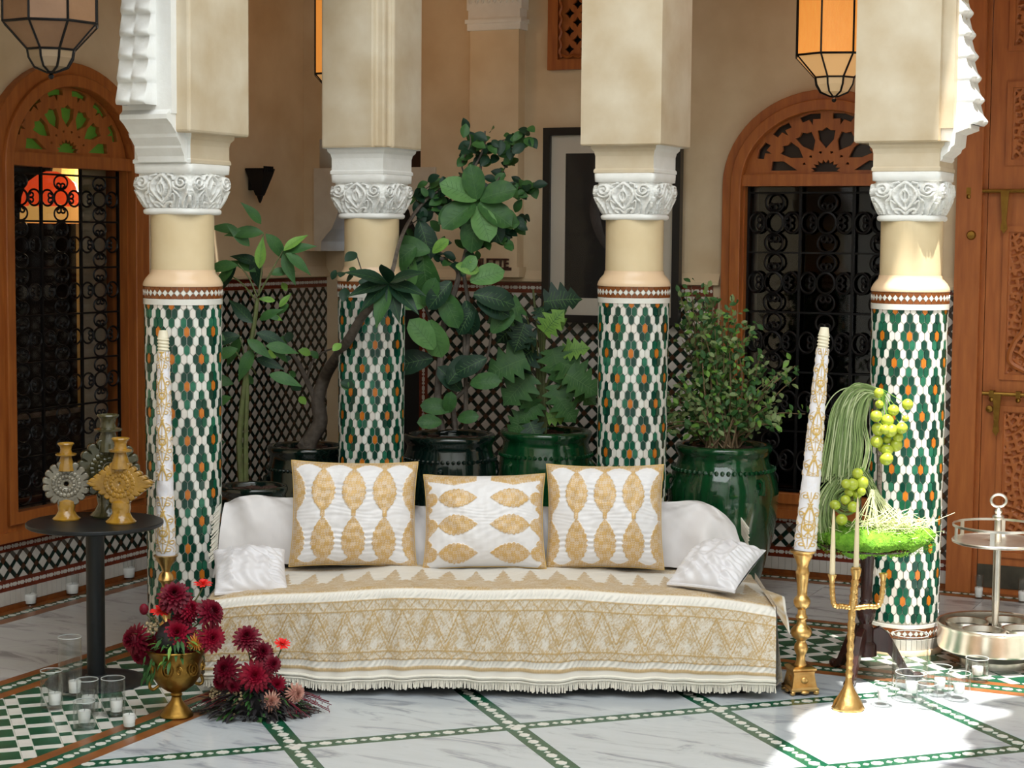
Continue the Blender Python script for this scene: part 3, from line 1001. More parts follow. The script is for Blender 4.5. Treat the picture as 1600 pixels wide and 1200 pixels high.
def make_column(label, px, d, phase, hz, pier_half, faces, zlow=.12, arch=None, notch=False, shift=0.0, xmin=None):
    r = ray(px, 700)
    base = Vector((r.x * d / r.y, d, 0))
    root = thing('tiled_column', label, 'column', base, BACK, 'zellige columns around the courtyard')
    to_cam = RZ(TH) @ Vector((-base.x, -base.y, 0))
    phi0 = math.atan2(to_cam.y, to_cam.x)
    # core, plinth and rings
    core = MB().lathe([(col_r(z) - .0045, z) for z in (.02, .5, 1.0, 1.58)], 64)
    core.build('shaft_core', K['grout'], root, True)
    MB().lathe([(.0, 0), (.186, 0), (.186, .014), (.180, .022), (.17, .024)], 48).build('plinth', K['collar'], root, True)
    m = MB()
    for k in range(44):                              # upright white tiles at the foot
        a = 2 * PI * k / 44
        w = .0115
        m.prism([(-w, .024), (w, .024), (w, .072), (-w, .072)], 0, .010, 0, RZ(a) @ T(col_r(0) - .004, 0, 0) @ RADIAL, inset=.04, bottom=False)
    stuff(m.build('foot_tiles', K['grey_tile'], root))
    def ring(z0, z1, rr, name):
        m = MB()
        n = 40
        w = PI * rr / n
        zc, hh = (z0 + z1) / 2, (z1 - z0) / 2
        for k in range(n):
            A = RZ(2 * PI * k / n) @ T(rr - .003, 0, zc) @ RADIAL
            g = .0008
            m.prism([(-w * .82, 0), (0, -hh * .56), (w * .82, 0), (0, hh * .56)], 0, .0045, 1, A, inset=.05, bottom=False)
            A2 = RZ(2 * PI * (k + .5) / n) @ T(rr - .003, 0, zc) @ RADIAL
            up = [(-w + g, hh), (-w + g, hh * .62), (0, g * 2.2), (w - g, hh * .62), (w - g, hh)]
            m.prism(up, 0, .0036, 0, A2, bottom=False)
            m.prism([(x, -y) for x, y in up][::-1], 0, .0036, 0, A2, bottom=False)
        stuff(m.build(name, [K['brown_tile'], K['white_tile']], root))
        MB().lathe([(rr - .003, z0), (rr - .003, z1)], 48).build('ring_bed', K['grout'], root, True)
    ring(.078, .122, col_r(.1) + .003, 'border_tiles')
    ring(1.612, 1.664, .1765, 'border_tiles')
    MB().lathe([(.166, .124), (.1705, .124), (.1705, .140), (.166, .140)], 48).build('white_band', K['white_tile'], root, True)
    MB().lathe([(.170, 1.585), (.1775, 1.585), (.1775, 1.611), (.170, 1.611)], 48).build('white_band', K['white_tile'], root, True)
    MB().lathe([(.17, 1.664), (.1785, 1.666), (.1795, 1.672), (.176, 1.684), (.166, 1.702), (.148, 1.722), (.145, 1.735), (.144, 1.74)], 48).build('collar', K['collar'], root, True, sharp=60)
    MB().lathe([(.1415, 1.73), (.1405, 1.85), (.1415, 1.99)], 48).build('upper_shaft', K['shaft'], root, True)
    # hexagonal tiles: the ones that face the camera singly, the rest in one part
    pool = Pool(root, 'shaft_tile', col_mats, 292)
    cand = []
    nrow = int((1.587 - .14) / RP) + 1
    c0 = phi0 / (2 * PI) * NC
    for rw in range(nrow):
        z = 1.587 - RP * rw
        for kk in range(NC):
            cell = kk + .5 * (rw % 2)
            ang = 2 * PI * cell / NC
            dc = (cell - c0 + NC / 2) % NC - NC / 2          # cells to the right of the line of sight
            cand.append((abs(dc) + (50 if z < zlow else 0), rw, cell, ang, z))
    cand.sort(key=lambda t: t[0])
    ph = round(phase + c0)
    for rank, rw, cell, ang, z in cand:
        mi = 0 if random.random() < .72 else 1
        for base_row, off in ((0, 0), (3, 2.5)):
            dr = (rw - base_row + 3) % 6 - 3
            off2 = off + (ph if True else 0)
            dx = (cell - off2 + 2.5) % 5 - 2.5
            if dr == -3:
                continue
            if dr == 0 and abs(dx) < .3:
                mi = 5
            elif (dr == 0 and abs(abs(dx) - 1) < .3) or (abs(dr) == 1 and abs(abs(dx) - .5) < .3) or (abs(dr) == 2 and abs(dx) < .3):
                mi = random.choice((2, 2, 3, 3, 3, 4))
        sx = col_r(z) / .173
        A = RZ(ang) @ T(col_r(z) - .005, 0, z) @ RADIAL @ RX(random.uniform(-.025, .025)) @ RY(random.uniform(-.03, .03)) @ Matrix.Diagonal((sx, 1, 1, 1))
        pool.put('h', lambda m, mi_, M_: m.prism(HEX, -.002, .0056, mi_, M_, inset=.05, bottom=False), mi, A, rank < 40)
    pool.done()
    # head: carved capital, impost, pier
    link('capital', CAPITAL, root, T(0, 0, 1.985))
    imp = square_prof([(.150, 2.208), (.156, 2.212), (.156, 2.225), (.150, 2.232), (.150, 2.29), (.155, 2.312), (.166, 2.325), (.168, 2.338), (pier_half if xmin is None else .170, 2.342)], faces)
    imp.build('impost', [K['pier'], K['white_plaster']], root)
    ph_ = pier_half
    pm_ = square_prof([(ph_ - .006, 2.338), (ph_, 2.346), (ph_, 3.335)], (0, 0, 0, 0))
    pm_.add([(-ph_, -ph_, 2.342), (ph_, -ph_, 2.342), (ph_, ph_, 2.342), (-ph_, ph_, 2.342)], [(3, 2, 1, 0)])
    if xmin is not None:
        pm_ = MB().prism([(xmin, -ph_), (ph_, -ph_), (ph_, ph_), (xmin, ph_)], 2.34, 3.335)
    if notch:                                         # rebated outer corner
        e, q = .075, .028
        sec = [(-ph_, -ph_), (ph_ - e, -ph_), (ph_ - e, -ph_ + q), (ph_ - q, -ph_ + q), (ph_ - q, -ph_ + e), (ph_, -ph_ + e), (ph_, ph_), (-ph_, ph_)]
        pm_ = MB().prism(sec, 2.34, 3.335)
    o = pm_.build('pier', K['pier'], root)
    bv = o.modifiers.new('round', 'BEVEL')
    bv.width, bv.segments, bv.limit_method = .012, 2, 'ANGLE'
    parts = [o]
    if arch:
        parts += arch(root, ph_)
    for q in parts:
        q.matrix_basis = T(shift, 0, 0) @ q.matrix_basis
    return root

def muqarnas(zs0, zs1, width, cols, flip):
    """honeycomb plaster strip: grid across the strip (x) and up (z); protrudes along -y"""
    nx, nz = 48, 150
    x = np.linspace(-1, 1, nx)[:, None]
    z = np.linspace(zs0, zs1, nz)[None, :]
    tier = (z - zs0) / .098
    fr = tier - np.floor(tier)
    cell = (x * .5 + .5) * cols
    fx = cell - np.floor(cell)
    sc = np.abs(np.sin(PI * fx)) ** .7
    # each tier: rounded nose at the foot, concave scoop above; two scallops side by side with a ridge between them
    nose = np.where(fr < .22, np.sqrt(np.clip(1 - ((fr - .22) / .22) ** 2, 0, 1)), np.clip(1 - (fr - .22) / .78, 0, 1) ** 1.4)
    p = .045 + .080 * np.clip(1 - (z - zs0) / 1.05, 0, 1) ** 1.5 + .040 * nose * (.55 + .45 * sc) + .012 * (1 - sc) * (1 - nose)
    V = np.zeros((nx, nz, 3))
    V[..., 0] = x * width / 2
    V[..., 1] = -p
    V[..., 2] = z
    Vb = V.copy()
    return V
def arch_left(root, hf):
    V = muqarnas(2.455, 3.33, .155, 2, False)
    V[..., 0] += .015
    V[..., 1] -= hf - .02
    L_ = V[:1].copy(); L_[..., 1] = -hf
    R_ = V[-1:].copy(); R_[..., 1] = -hf
    out = [link('honeycomb_plaster', grid_mesh('honeycomb_plaster', np.concatenate([L_, V, R_], 0), K['white_plaster']), root)]
    pr = [(0, 2.215), (.02, 2.215), (.022, 2.24), (.045, 2.275), (.045, 2.285), (.075, 2.32), (.078, 2.335), (.12, 2.375), (.15, 2.395), (.15, 2.415), (.10, 2.455), (.0, 2.47)]
    Mx = Matrix(((0, 0, 1, -.085), (-1, 0, 0, -.152), (0, 1, 0, 0), (0, 0, 0, 1)))
    out.append(MB().prism(pr, 0, .25, 0, Mx).build('moulded_console', K['white_plaster'], root))
    out.append(MB().box(-.09, .17, -hf - .04, -hf + .01, 2.42, 3.33).build('arch_slab', K['white_plaster'], root))
    return out
def arch_right(root, hf):
    V = muqarnas(2.42, 3.33, .20, 2, False)
    z = V[..., 2]
    V[..., 1] += .045 - .05 * np.clip(1 - (z - 2.42) / 1.05, 0, 1) ** 1.5
    V[..., 0] += 0.02
    V[..., 1] -= hf
    L_ = V[:1].copy(); L_[..., 1] = -hf
    R_ = V[-1:].copy(); R_[..., 1] = -hf
    out = [link('honeycomb_plaster', grid_mesh('honeycomb_plaster', np.concatenate([L_, V, R_], 0), K['white_plaster']), root, RZ(PI / 2))]
    pr = [(0, 2.215), (.02, 2.215), (.022, 2.235), (.05, 2.265), (.05, 2.275), (.08, 2.30), (.085, 2.315), (.10, 2.325), (.105, 2.38), (.16, 2.40), (.16, 2.42), (.0, 2.44)]
    Mx = Matrix(((0, 0, 1, -.135), (-1, 0, 0, -.150), (0, 1, 0, 0), (0, 0, 0, 1)))
    out.append(MB().prism(pr, 0, .25, 0, RZ(PI / 2) @ Mx).build('moulded_console', K['white_plaster'], root))
    out.append(MB().box(hf - .01, hf + .055, -.15, .12, 2.40, 3.33).build('arch_slab', K['pier'], root))
    return out
# the columns stand in the checker band: px, distance, pattern phase
make_column('green and white tiled column behind the left end of the sofa, scalloped plaster arch above', 287.5, 8.25, -1.6, 0, .235, (0, 1, 1, 1), .5, arch_left, shift=-.03, xmin=-.075)
make_column('dimly lit tiled column farthest back, between the umbrella tree and the fiddle-leaf fig', 580, 9.45, .5, 0, .19, (1, 1, 1, 1), .7, None, True)
make_column('tiled column in front of the framed picture, behind the right embroidered cushion', 987, 8.93, -.4, 0, .205, (1, 0, 1, 1), .7)
make_column('sunlit tiled column right of the moss arrangement, near the carved door', 1416, 8.41, 2.1, 0, .19, (0, 0, 1, 1), .1, arch_right, shift=-.04)
# ------------------------------------------------------------------ arched windows with iron grilles, carved door, lattice window
def rot2(p, a):
    return (p[0] * math.cos(a) - p[1] * math.sin(a), p[0] * math.sin(a) + p[1] * math.cos(a))
def grille_cell():
    """one wrought-iron ornament, unit cell 1 x 1 in XZ: four scrolled loops around an oval"""
    m = MB()
    r = .022
    def ell(cx, cz, a, b, t0=0, t1=2 * PI, n=22):
        return [(cx + a * math.cos(t0 + (t1 - t0) * i / n), 0, cz + b * math.sin(t0 + (t1 - t0) * i / n)) for i in range(n + 1)]
    m.tube(ell(0, 0, .17, .17), r, 5)
    for k in range(4):
        A = k * PI / 2
        pts = []
        for sgn in (1, -1):
            sp = []
            for i in range(34):
                t = i / 33
                if t < .62:                                  # outer loop
                    a = PI / 2 - sgn * (t / .62) * PI * 1.18
                    q = (.17 * math.cos(a), .335 + .15 * math.sin(a))
                else:                                        # inward scroll
                    s = (t - .62) / .38
                    a0 = PI / 2 - sgn * PI * 1.18
                    c = (sgn * .055 * -1 + sgn * .0, .235)
                    a = a0 - sgn * s * PI * 1.9
                    rr = .075 * (1 - .72 * s)
                    q = (sgn * .062 + rr * math.cos(a) * 1.0, .265 + rr * math.sin(a))
                q = rot2(q, A)
                sp.append((q[0], 0, q[1]))
            m.tube(sp, r, 4)
    return m
CELL = grille_cell().mesh('scroll_ornament', K['iron'], True)

def tympanum_holes(rx, rz, zb):
    holes = []
    c = (0, zb + .02)
    def pt(r, a):
        return (c[0] + r * math.cos(a) * rx, c[1] + r * math.sin(a) * rz)
    for k in range(7):                                    # shield-shaped cut-outs
        a = rad(8 + k * (164 / 6.0))
        da = rad(11)
        if k in (0, 6):
            s = 1 if k == 0 else -1
            loop = [(s * rx * .36, zb + .02), (s * rx * .74, zb + .02), (s * rx * .72, zb + .075), (s * rx * .56, zb + .075)]
        else:
            loop = [pt(.36, a), pt(.52, a - da * 1.05), pt(.68, a - da * .95), pt(.67, a - da * .45), pt(.72, a), pt(.67, a + da * .45), pt(.68, a + da * .95), pt(.52, a + da * 1.05)]
        holes.append(loop)
    for k in range(6):                                    # T-shaped cut-outs along the arch
        a = rad(8 + (k + .5) * (164 / 6.0))
        da = rad(9)
        holes.append([pt(.95, a - da), pt(.97, a), pt(.95, a + da), pt(.85, a + da * .95), pt(.865, a + da * .22), pt(.76, a), pt(.865, a - da * .22), pt(.85, a - da * .95)])
    n = 9                                                  # half star at the foot
    star = []
    for i in range(2 * n + 1):
        a = PI * i / (2 * n)
        r = .22 if i % 2 == 0 else .16
        star.append((r * math.cos(a) * rx, zb + .012 + r * math.sin(a) * rz))
    holes.append(star)
    for k in range(6):                                    # small wedges
        a = rad(8 + (k + .5) * (164 / 6.0))
        holes.append([pt(.275, a), pt(.32, a - .10), pt(.335, a), pt(.32, a + .10)])
    return [h if parea(h) > 0 else h[::-1] for h in holes]

def arched_window(name, root_rot, w, cols, rows, frame_w, pane_mat, outer_rz):
    cx, hf, z0, zs, rz = w['cx'], w['half'], w['z0'], w['zs'], w['rz']
    root = sroot(name, O, root_rot)
    Tc = T(cx, 0, 0)
    fo = hf + frame_w
    curve_plate('frame', [arch_loop(0, fo, z0 - .11, zs, outer_rz), arch_loop(0, hf + .03, z0, zs, rz + .03)], .06, K['wood'], root, Tc @ T(0, -.02, 0), .004)
    curve_plate('inner_moulding', [arch_loop(0, hf + .045, z0 - .03, zs, rz + .045), arch_loop(0, hf - .005, z0 + .02, zs, rz - .005)], .05, K['wood'], root, Tc @ T(0, -.045, 0), .006)
    m = MB()
    zb = zs + .06
    m.box(-hf, hf, -.05, .05, zs - .005, zb)
    m.build('transom_rail', K['wood'], root, M=Tc)
    MB().box(-fo, fo, -.07, -.02, z0 - .12, z0 - .07).build('sill', K['wood'], root, M=Tc)
    rxx, rzz = hf - .004, rz - .06
    lp = [(-rxx * .995, zb), (rxx * .995, zb)] + [(rxx * math.cos(PI * i / 28), zb + rzz * math.sin(PI * i / 28)) for i in range(1, 28)]
    curve_plate('pierced_tympanum', [lp] + tympanum_holes((hf - .03) * .95, rzz * .93, zb), .022, K['wood'], root, Tc @ T(0, .0, 0), .002)
    for s in (-1, 1):
        MB().box(s * hf - .02, s * hf + .02, -.02, .12, z0, zs).build('jamb', K['wood'], root, M=Tc)
    # iron grille
    x0, x1 = -hf + .025, hf - .025
    zt = zs - .04
    cw, ch = (x1 - x0) / cols, (zt - z0 - .03) / rows
    for i in range(cols + 1):
        x = x0 + i * cw
        MB().box(x - .007, x + .007, .03, .044, z0, zs).build('grille_bar', K['iron'], root, M=Tc)
    for j in range(rows + 1):
        z = z0 + .03 + j * ch
        MB().box(-hf, hf, .032, .042, z - .005, z + .005).build('grille_bar', K['iron'], root, M=Tc)
    for i in range(cols):
        for j in range(rows):
            link('scroll_ornament', CELL, root, Tc @ T(x0 + (i + .5) * cw, .037, z0 + .03 + (j + .5) * ch) @ Matrix.Diagonal((cw, .26, ch, 1)))
    MB().box(-hf, hf, .075, .081, z0, zs + .005).build('glass_pane', pane_mat, root, M=Tc)
    MB().box(-hf, hf, .10, .14, z0, z0 + .05).build('sash', K['wood_dark'], root, M=Tc)
    return root
w1 = arched_window('window_1', LEFT, W1, 3, 7, .13, K['pane'], .53)
w2 = arched_window('window_2', BACK, W2, 3, 5, .10, glass_mat('dark_window_glass', (.5, .53, .58, 1), .05, .05), .52)
# green glass behind the cut-outs of the left tympanum, dark glass behind the right one
for w, rt, nm, cfg in ((w1, LEFT, 'green_glass', W1), (w2, BACK, 'brown_glass', W2)):
    mt = pm(nm, lin(84, 120, 40), .25, col2=lin(56, 96, 34), nscale=9, emit=lin(84, 120, 40), estr=.25) if nm[0] == 'g' else pm(nm, lin(58, 46, 40), .25)  # the green glass emits a little, standing in for light from behind
    rxx, rzz = cfg['half'] - .01, cfg['rz'] - .02
    lp = [(-rxx, cfg['zs'] + .04), (rxx, cfg['zs'] + .04)] + [(rxx * math.cos(PI * i / 28), cfg['zs'] + .04 + rzz * math.sin(PI * i / 28)) for i in range(1, 28)]
    curve_plate(nm, [lp], .006, mt, w, T(cfg['cx'], .035, 0))
# rooms behind the windows
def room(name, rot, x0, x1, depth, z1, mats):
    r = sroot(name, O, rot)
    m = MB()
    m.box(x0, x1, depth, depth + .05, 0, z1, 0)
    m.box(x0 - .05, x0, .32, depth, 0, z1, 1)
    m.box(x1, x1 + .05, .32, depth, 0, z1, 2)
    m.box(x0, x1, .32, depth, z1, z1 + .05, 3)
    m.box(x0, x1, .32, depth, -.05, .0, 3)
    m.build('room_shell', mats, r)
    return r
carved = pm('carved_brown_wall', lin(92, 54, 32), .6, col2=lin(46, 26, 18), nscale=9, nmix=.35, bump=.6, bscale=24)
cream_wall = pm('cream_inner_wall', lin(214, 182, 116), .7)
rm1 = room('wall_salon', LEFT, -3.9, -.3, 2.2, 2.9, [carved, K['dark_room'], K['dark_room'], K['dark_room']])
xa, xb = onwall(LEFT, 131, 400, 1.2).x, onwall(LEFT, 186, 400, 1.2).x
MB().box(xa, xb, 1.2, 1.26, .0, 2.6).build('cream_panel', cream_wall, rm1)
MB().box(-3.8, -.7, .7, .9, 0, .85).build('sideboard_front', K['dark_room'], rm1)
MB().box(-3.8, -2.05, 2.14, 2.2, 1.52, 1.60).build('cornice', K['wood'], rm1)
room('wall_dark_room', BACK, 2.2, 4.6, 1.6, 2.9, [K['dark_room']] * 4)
# pendant lamp of red and amber glass inside the left window
def lampshade(m, R, hgt, mi0, mi1, n=12):
    prof = [(.03, 0), (R * .45, -.02), (R * .8, -hgt * .22), (R * .97, -hgt * .5), (R, -hgt * .68)]
    m.lathe(prof, n * 3, mi0, wob=lambda t, i: 1 + .03 * abs(math.sin(t * n / 2)))
    sk = [(R, -hgt * .64), (R * 1.06, -hgt * .82), (R * .98, -hgt)]
    m.lathe(sk, n * 3, mi1, wob=lambda t, i: 1 + (.10 * abs(math.sin(t * n / 2)) if i == 2 else 0))
red_lit = pm('lit_red_glass', lin(232, 84, 40), .3, emit=lin(255, 78, 30), estr=.75)
amber_lit = pm('lit_amber_shade', lin(240, 190, 110), .3, emit=lin(255, 186, 96), estr=.6)
def wpos(rot, x, y, z):
    return O + RZ(rot).to_3x3() @ Vector((x, y, z))
lp = thing('pendant_lamp', 'red and amber glass lampshade glowing behind the left arched window', 'lamp', wpos(LEFT, *(onwall(LEFT, 80, 268, .62))))
m = MB()
lampshade(m, .165, .29, 0, 1)
m.build('shade', [red_lit, amber_lit], lp, True)
MB().tube([(0, 0, 0), (0, 0, .70)], .006, 6).build('cord', K['iron'], lp)
MB().ball((0, 0, -.14), .045, 12, 8).build('bulb', pm('lit_bulb', lin(255, 240, 210), .4, emit=lin(255, 236, 200), estr=6), lp, True)
lp = thing('wall_lantern', 'small amber glass lantern glowing beside the red lamp, behind the left window', 'lamp', wpos(LEFT, *(onwall(LEFT, 114, 250, 1.0))))
m = MB()
m.lathe([(.02, 0), (.12, -.04), (.15, -.16), (.12, -.28), (.02, -.30)], 10)
m.build('shade', amber_lit, lp)
MB().tube([(0, 0, 0), (0, 0, .55)], .006, 6).build('cord', K['iron'], lp)

# carved double door on the right
door = sroot('door_1', O, BACK)
MB().box(4.115, 4.25, -.05, .30, 0, 3.40).build('door_post', K['wood_door'], door)
MB().box(4.25, 4.272, -.005, .2, 0, 3.4).build('door_stop', K['wood_door'], door)
MB().box(4.115, 6.2, -.05, .30, 3.35, 3.5).build('door_lintel', K['wood_door'], door)
def carved_panel(name, x0, x1, z0, z1, kind):
    nx, nz = int((x1 - x0) / .0042) + 2, int((z1 - z0) / .0042) + 2
    x = np.linspace(x0, x1, nx)[:, None]
    z = np.linspace(z0, z1, nz)[None, :]
    cx, cz = (x0 + x1) / 2, (z0 + z1) / 2
    X, Z = np.broadcast_arrays(x - cx, z - cz)
    h = np.zeros(X.shape)
    centres = [(0, 0)] if kind == 1 else [(0, (z1 - z0) * .26), (0, -(z1 - z0) * .26)]
    centres += [(sx * (x1 - x0) / 2, sz * (z1 - z0) / 2) for sx in (-1, 1) for sz in (-1, 1)]
    r = np.full(X.shape, 9.0)
    th = np.zeros(X.shape)
    for a, b in centres:
        d = np.hypot(X - a, Z - b)
        t = np.arctan2(Z - b, X - a)
        th = np.where(d < r, t, th)
        r = np.minimum(r, d)
    ringd = np.sin(r * 2 * PI / .040)
    pet = np.sin(th * np.maximum(6, np.round(r / .040) * 5))
    h = np.where((ringd > .1) | (pet > .1), 1.0, 0.0)
    h = np.where(np.abs(np.mod(r + .013, .12) - .013) < .005, .15, h)
    edge = np.minimum(np.minimum(X - X.min(), X.max() - X), np.minimum(Z - Z.min(), Z.max() - Z))
    h = np.where(edge < .012, 1.0, h)
    V = np.stack([x + 0 * z, .022 - .020 * h, z + 0 * x], -1)
    link(name, grid_mesh(name, V, K['wood_door'], smooth=False), door)
def panel_frame(x0, x1, z0, z1):
    m = MB()
    for a, b, c, d in ((x0, x1, z0, z0 + .03), (x0, x1, z1 - .03, z1), (x0, x0 + .03, z0 + .03, z1 - .03), (x1 - .03, x1, z0 + .03, z1 - .03)):
        m.box(a, b, -.012, .02, c, d)
    o = m.build('panel_moulding', K['wood_door'], door)
def leaf_half(x0):
    x1 = x0 + .92
    fr = MB()
    s = .085
    pans = [(.20, 1.02, 1), (1.16, 1.98, 2), (2.30, 2.74, 1), (2.90, 3.30, 1)]
    fr.box(x0, x0 + s, 0, .05, 0, 3.35).box(x1 - s, x1, 0, .05, 0, 3.35)
    prev = 0
    for z0, z1, kd in pans:
        fr.box(x0 + s, x1 - s, 0, .05, prev, z0)
        prev = z1
    fr.box(x0 + s, x1 - s, 0, .05, prev, 3.35)
    fr.build('door_leaf', K['wood_door'], door)
    for z0, z1, kd in pans:
        panel_frame(x0 + s, x1 - s, z0, z1)
        carved_panel('carved_panel', x0 + s + .03, x1 - s - .03, z0 + .03, z1 - .03, kd)
    cxm = (x0 + x1) / 2                                   # raised keyhole arch over the middle panel
    pts = [(cxm - .27 + .05, -.004, 1.20), (cxm - .32, -.006, 1.26), (cxm - .30, -.01, 1.36), (cxm - .25, -.01, 1.44), (cxm - .25, -.01, 1.60), (cxm - .20, -.01, 1.78), (cxm, -.01, 1.90)]
    c = bez(pts, 6)
    c2 = [Vector((2 * cxm - p.x, p.y, p.z)) for p in c[::-1]]
    MB().tube(c + c2[1:], .016, 6).build('arch_moulding', K['wood_door'], door, True)
    MB().box(x0 + .0, x1, -.006, 0.0, 0.03, .155).build('kick_plate', pm('aged_zinc_plate', lin(96, 92, 78), .5, .6, col2=lin(70, 66, 58), nscale=12), door)
leaf_half(4.275)
leaf_half(5.20)
def bolt(z, x0, x1, xh):
    MB().tube([(x0, -.035, z), (x1, -.035, z)], .011, 8).build('bolt_rod', K['brass_old'], door, True)
    for x in (x0 + .05, xh + .11, xh + .35):
        MB().box(x - .012, x + .012, -.052, 0, z - .018, z + .018).ball((x, -.045, z - .03), .014, 8, 6).build('bolt_staple', K['brass_old'], door)
    m = MB()
    m.prism([(-.022, 0), (.022, 0), (.012, -.16), (.018, -.20), (0, -.225), (-.018, -.20), (-.012, -.16)][::-1], 0, .008, 0, T(xh, -.045, z) @ FX)
    m.build('bolt_handle', K['brass_old'], door)
bolt(2.165, 4.13, 5.0, 4.37)
bolt(1.085, 4.28, 5.0, 4.36)
MB().lathe([(0, .012), (.02, .010), (.026, 0)], 14, 0, T(4.20, -.05, 1.93) @ RX(PI / 2)).build('escutcheon', K['brass_old'], door, True)
MB().lathe([(0, .02), (.018, .016), (.02, 0)], 14, 0, T(4.315, -.002, 1.0) @ RX(PI / 2)).build('door_knob', K['brass_old'], door, True)

# small carved lattice window above the picture
w3 = sroot('window_3', O, BACK)
m = MB()
for a, b, c, d in ((1.70, 2.43, 2.88, 2.94), (1.70, 1.765, 2.94, 3.75), (2.365, 2.43, 2.94, 3.75), (1.70, 2.43, 3.7, 3.76)):
    m.box(a, b, -.035, .03, c, d)
m.build('frame', K['wood'], w3)
m = MB()
rp = lambda ax: [(0.0)]
pts = [(1.782 + .006 * math.cos(i * .9), -.03, 2.95 + i * .0105) for i in range(72)]
m.tube(pts, .009, 5)
m.tube([(1.79 + i * .0105, -.03, 2.958 + .006 * math.cos(i * .9)) for i in range(54)], .009, 5)
m.build('rope_moulding', K['wood'], w3, True)
holes = []
q = .052
for i in range(12):
    for j in range(16):
        if (i + j) % 2 == 0:
            cx, cz = 1.83 + i * q * .95, 3.0 + j * q
            if 1.82 < cx < 2.34 and 2.99 < cz < 3.68:
                holes.append([(cx + r_ * math.cos(a), cz + r_ * math.sin(a)) for r_, a in [((.031 if k % 2 == 0 else .017), PI * k / 4) for k in range(8)]])
curve_plate('pierced_lattice', [rect_loop(1.765, 2.365, 2.94, 3.7)] + holes, .02, K['wood'], w3, T(0, .0, 0))
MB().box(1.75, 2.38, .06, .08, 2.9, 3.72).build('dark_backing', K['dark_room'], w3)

# framed picture
pic = thing('framed_picture', 'large black-framed dark picture with a pale mat, hanging behind the middle column', 'picture', AB(2.13, .035, 1.97), BACK)
x0, x1, z0, z1 = -.43, .43, -.57, .57
m = MB()
for a, b, c, d in ((x0, x1, z0, z0 + .045), (x0, x1, z1 - .045, z1), (x0, x0 + .045, z0 + .045, z1 - .045), (x1 - .045, x1, z0 + .045, z1 - .045)):
    m.box(a, b, -.05, 0, c, d)
o = m.build('frame', K['ebony'], pic)
m = MB()
for a, b, c, d in ((x0 + .04, x1 - .04, z0 + .04, z0 + .145), (x0 + .04, x1 - .04, z1 - .15, z1 - .04), (x0 + .04, x0 + .135, z0 + .145, z1 - .15), (x1 - .135, x1 - .04, z0 + .145, z1 - .15)):
    m.box(a, b, -.025, -.01, c, d)
m.build('mat_board', K['mat_board'], pic)
MB().box(x0 + .13, x1 - .13, -.018, -.008, z0 + .14, z1 - .14).build('print', K['picture_black'], pic)
m = MB()
m.tube(bez([(-.03, -.020, .22), (-.10, -.020, .17), (-.105, -.020, .05), (-.06, -.020, -.08), (-.01, -.020, -.16)], 8), [.002 + .03 * math.sin(PI * i / 32) for i in range(33)], 5, M=Matrix.Diagonal((1, .06, 1, 1)) @ T(0, -.30, 0))
m.build('brush_mark', K['picture_grey'], pic, True)
MB().box(x0 + .04, x1 - .04, -.032, -.029, z0 + .04, z1 - .04).build('picture_glass', glass_mat('picture_glass', (1, 1, 1, 1), .008, .02), pic)

# cut-out wooden sign
sg = thing('wooden_sign', 'dark red cut-out letter sign on the pale pilaster, left of the framed picture', 'sign', AB(1.385, .092, 1.70), BACK)
MB().box(-.22, .125, -.012, .0, 0, .018).build('sign_bar', K['wood_dark'], sg)
cu = bpy.data.curves.new('letters', 'FONT')
cu.body = 'TOILETTE'
cu.size = .094
cu.extrude = .006
cu.offset = .0022
cu.align_x = 'RIGHT'
tmp = bpy.data.objects.new('letters', cu)
COL.objects.link(tmp)
me = bpy.data.meshes.new_from_object(tmp.evaluated_get(bpy.context.evaluated_depsgraph_get()))
COL.objects.unlink(tmp)
bpy.data.objects.remove(tmp)
me.materials.clear()
me.materials.append(K['wood_dark'])
link('letters', me, sg, T(.105, -.006, .014) @ RX(PI / 2) @ Matrix.Diagonal((.72, .85, 1, 1)))
# ------------------------------------------------------------------ sofa, its embroidered cover, throw and cushions
sofa = thing('sofa', 'low sofa under a fringed white and gold embroidered cover, in the centre', 'sofa', (-.09, 7.80, 0))
SX0, SX1, YF = -1.17, 1.19, -.36           # sofa-local extents; front edge at y = -.36, back at y = +.36
MB().box(SX0 + .06, SX1 - .06, YF + .05, .44, .06, .36).build('base', K['sofa_base'], sofa)
for x in (SX0 + .12, SX1 - .12):
    for y in (YF + .1, .3):
        MB().lathe([(.025, .06), (.022, 0), (0, 0)], 10, 0, T(x, y, 0)).build('leg', K['sofa_base'], sofa)

def arabesque(x, y, seed=0):
    """fine scrolling line pattern, 0..1"""
    wx = x + .006 * np.sin(y * 210 + seed) + .004 * np.sin(y * 470)
    wy = y + .006 * np.sin(x * 190 + seed * 2) + .004 * np.sin(x * 520)
    a = np.sin(wx * 210 + 2.6 * np.sin(wy * 130)) * np.sin(wy * 230 + 2.4 * np.sin(wx * 120))
    return np.clip(.5 + 1.6 * a, 0, 1)
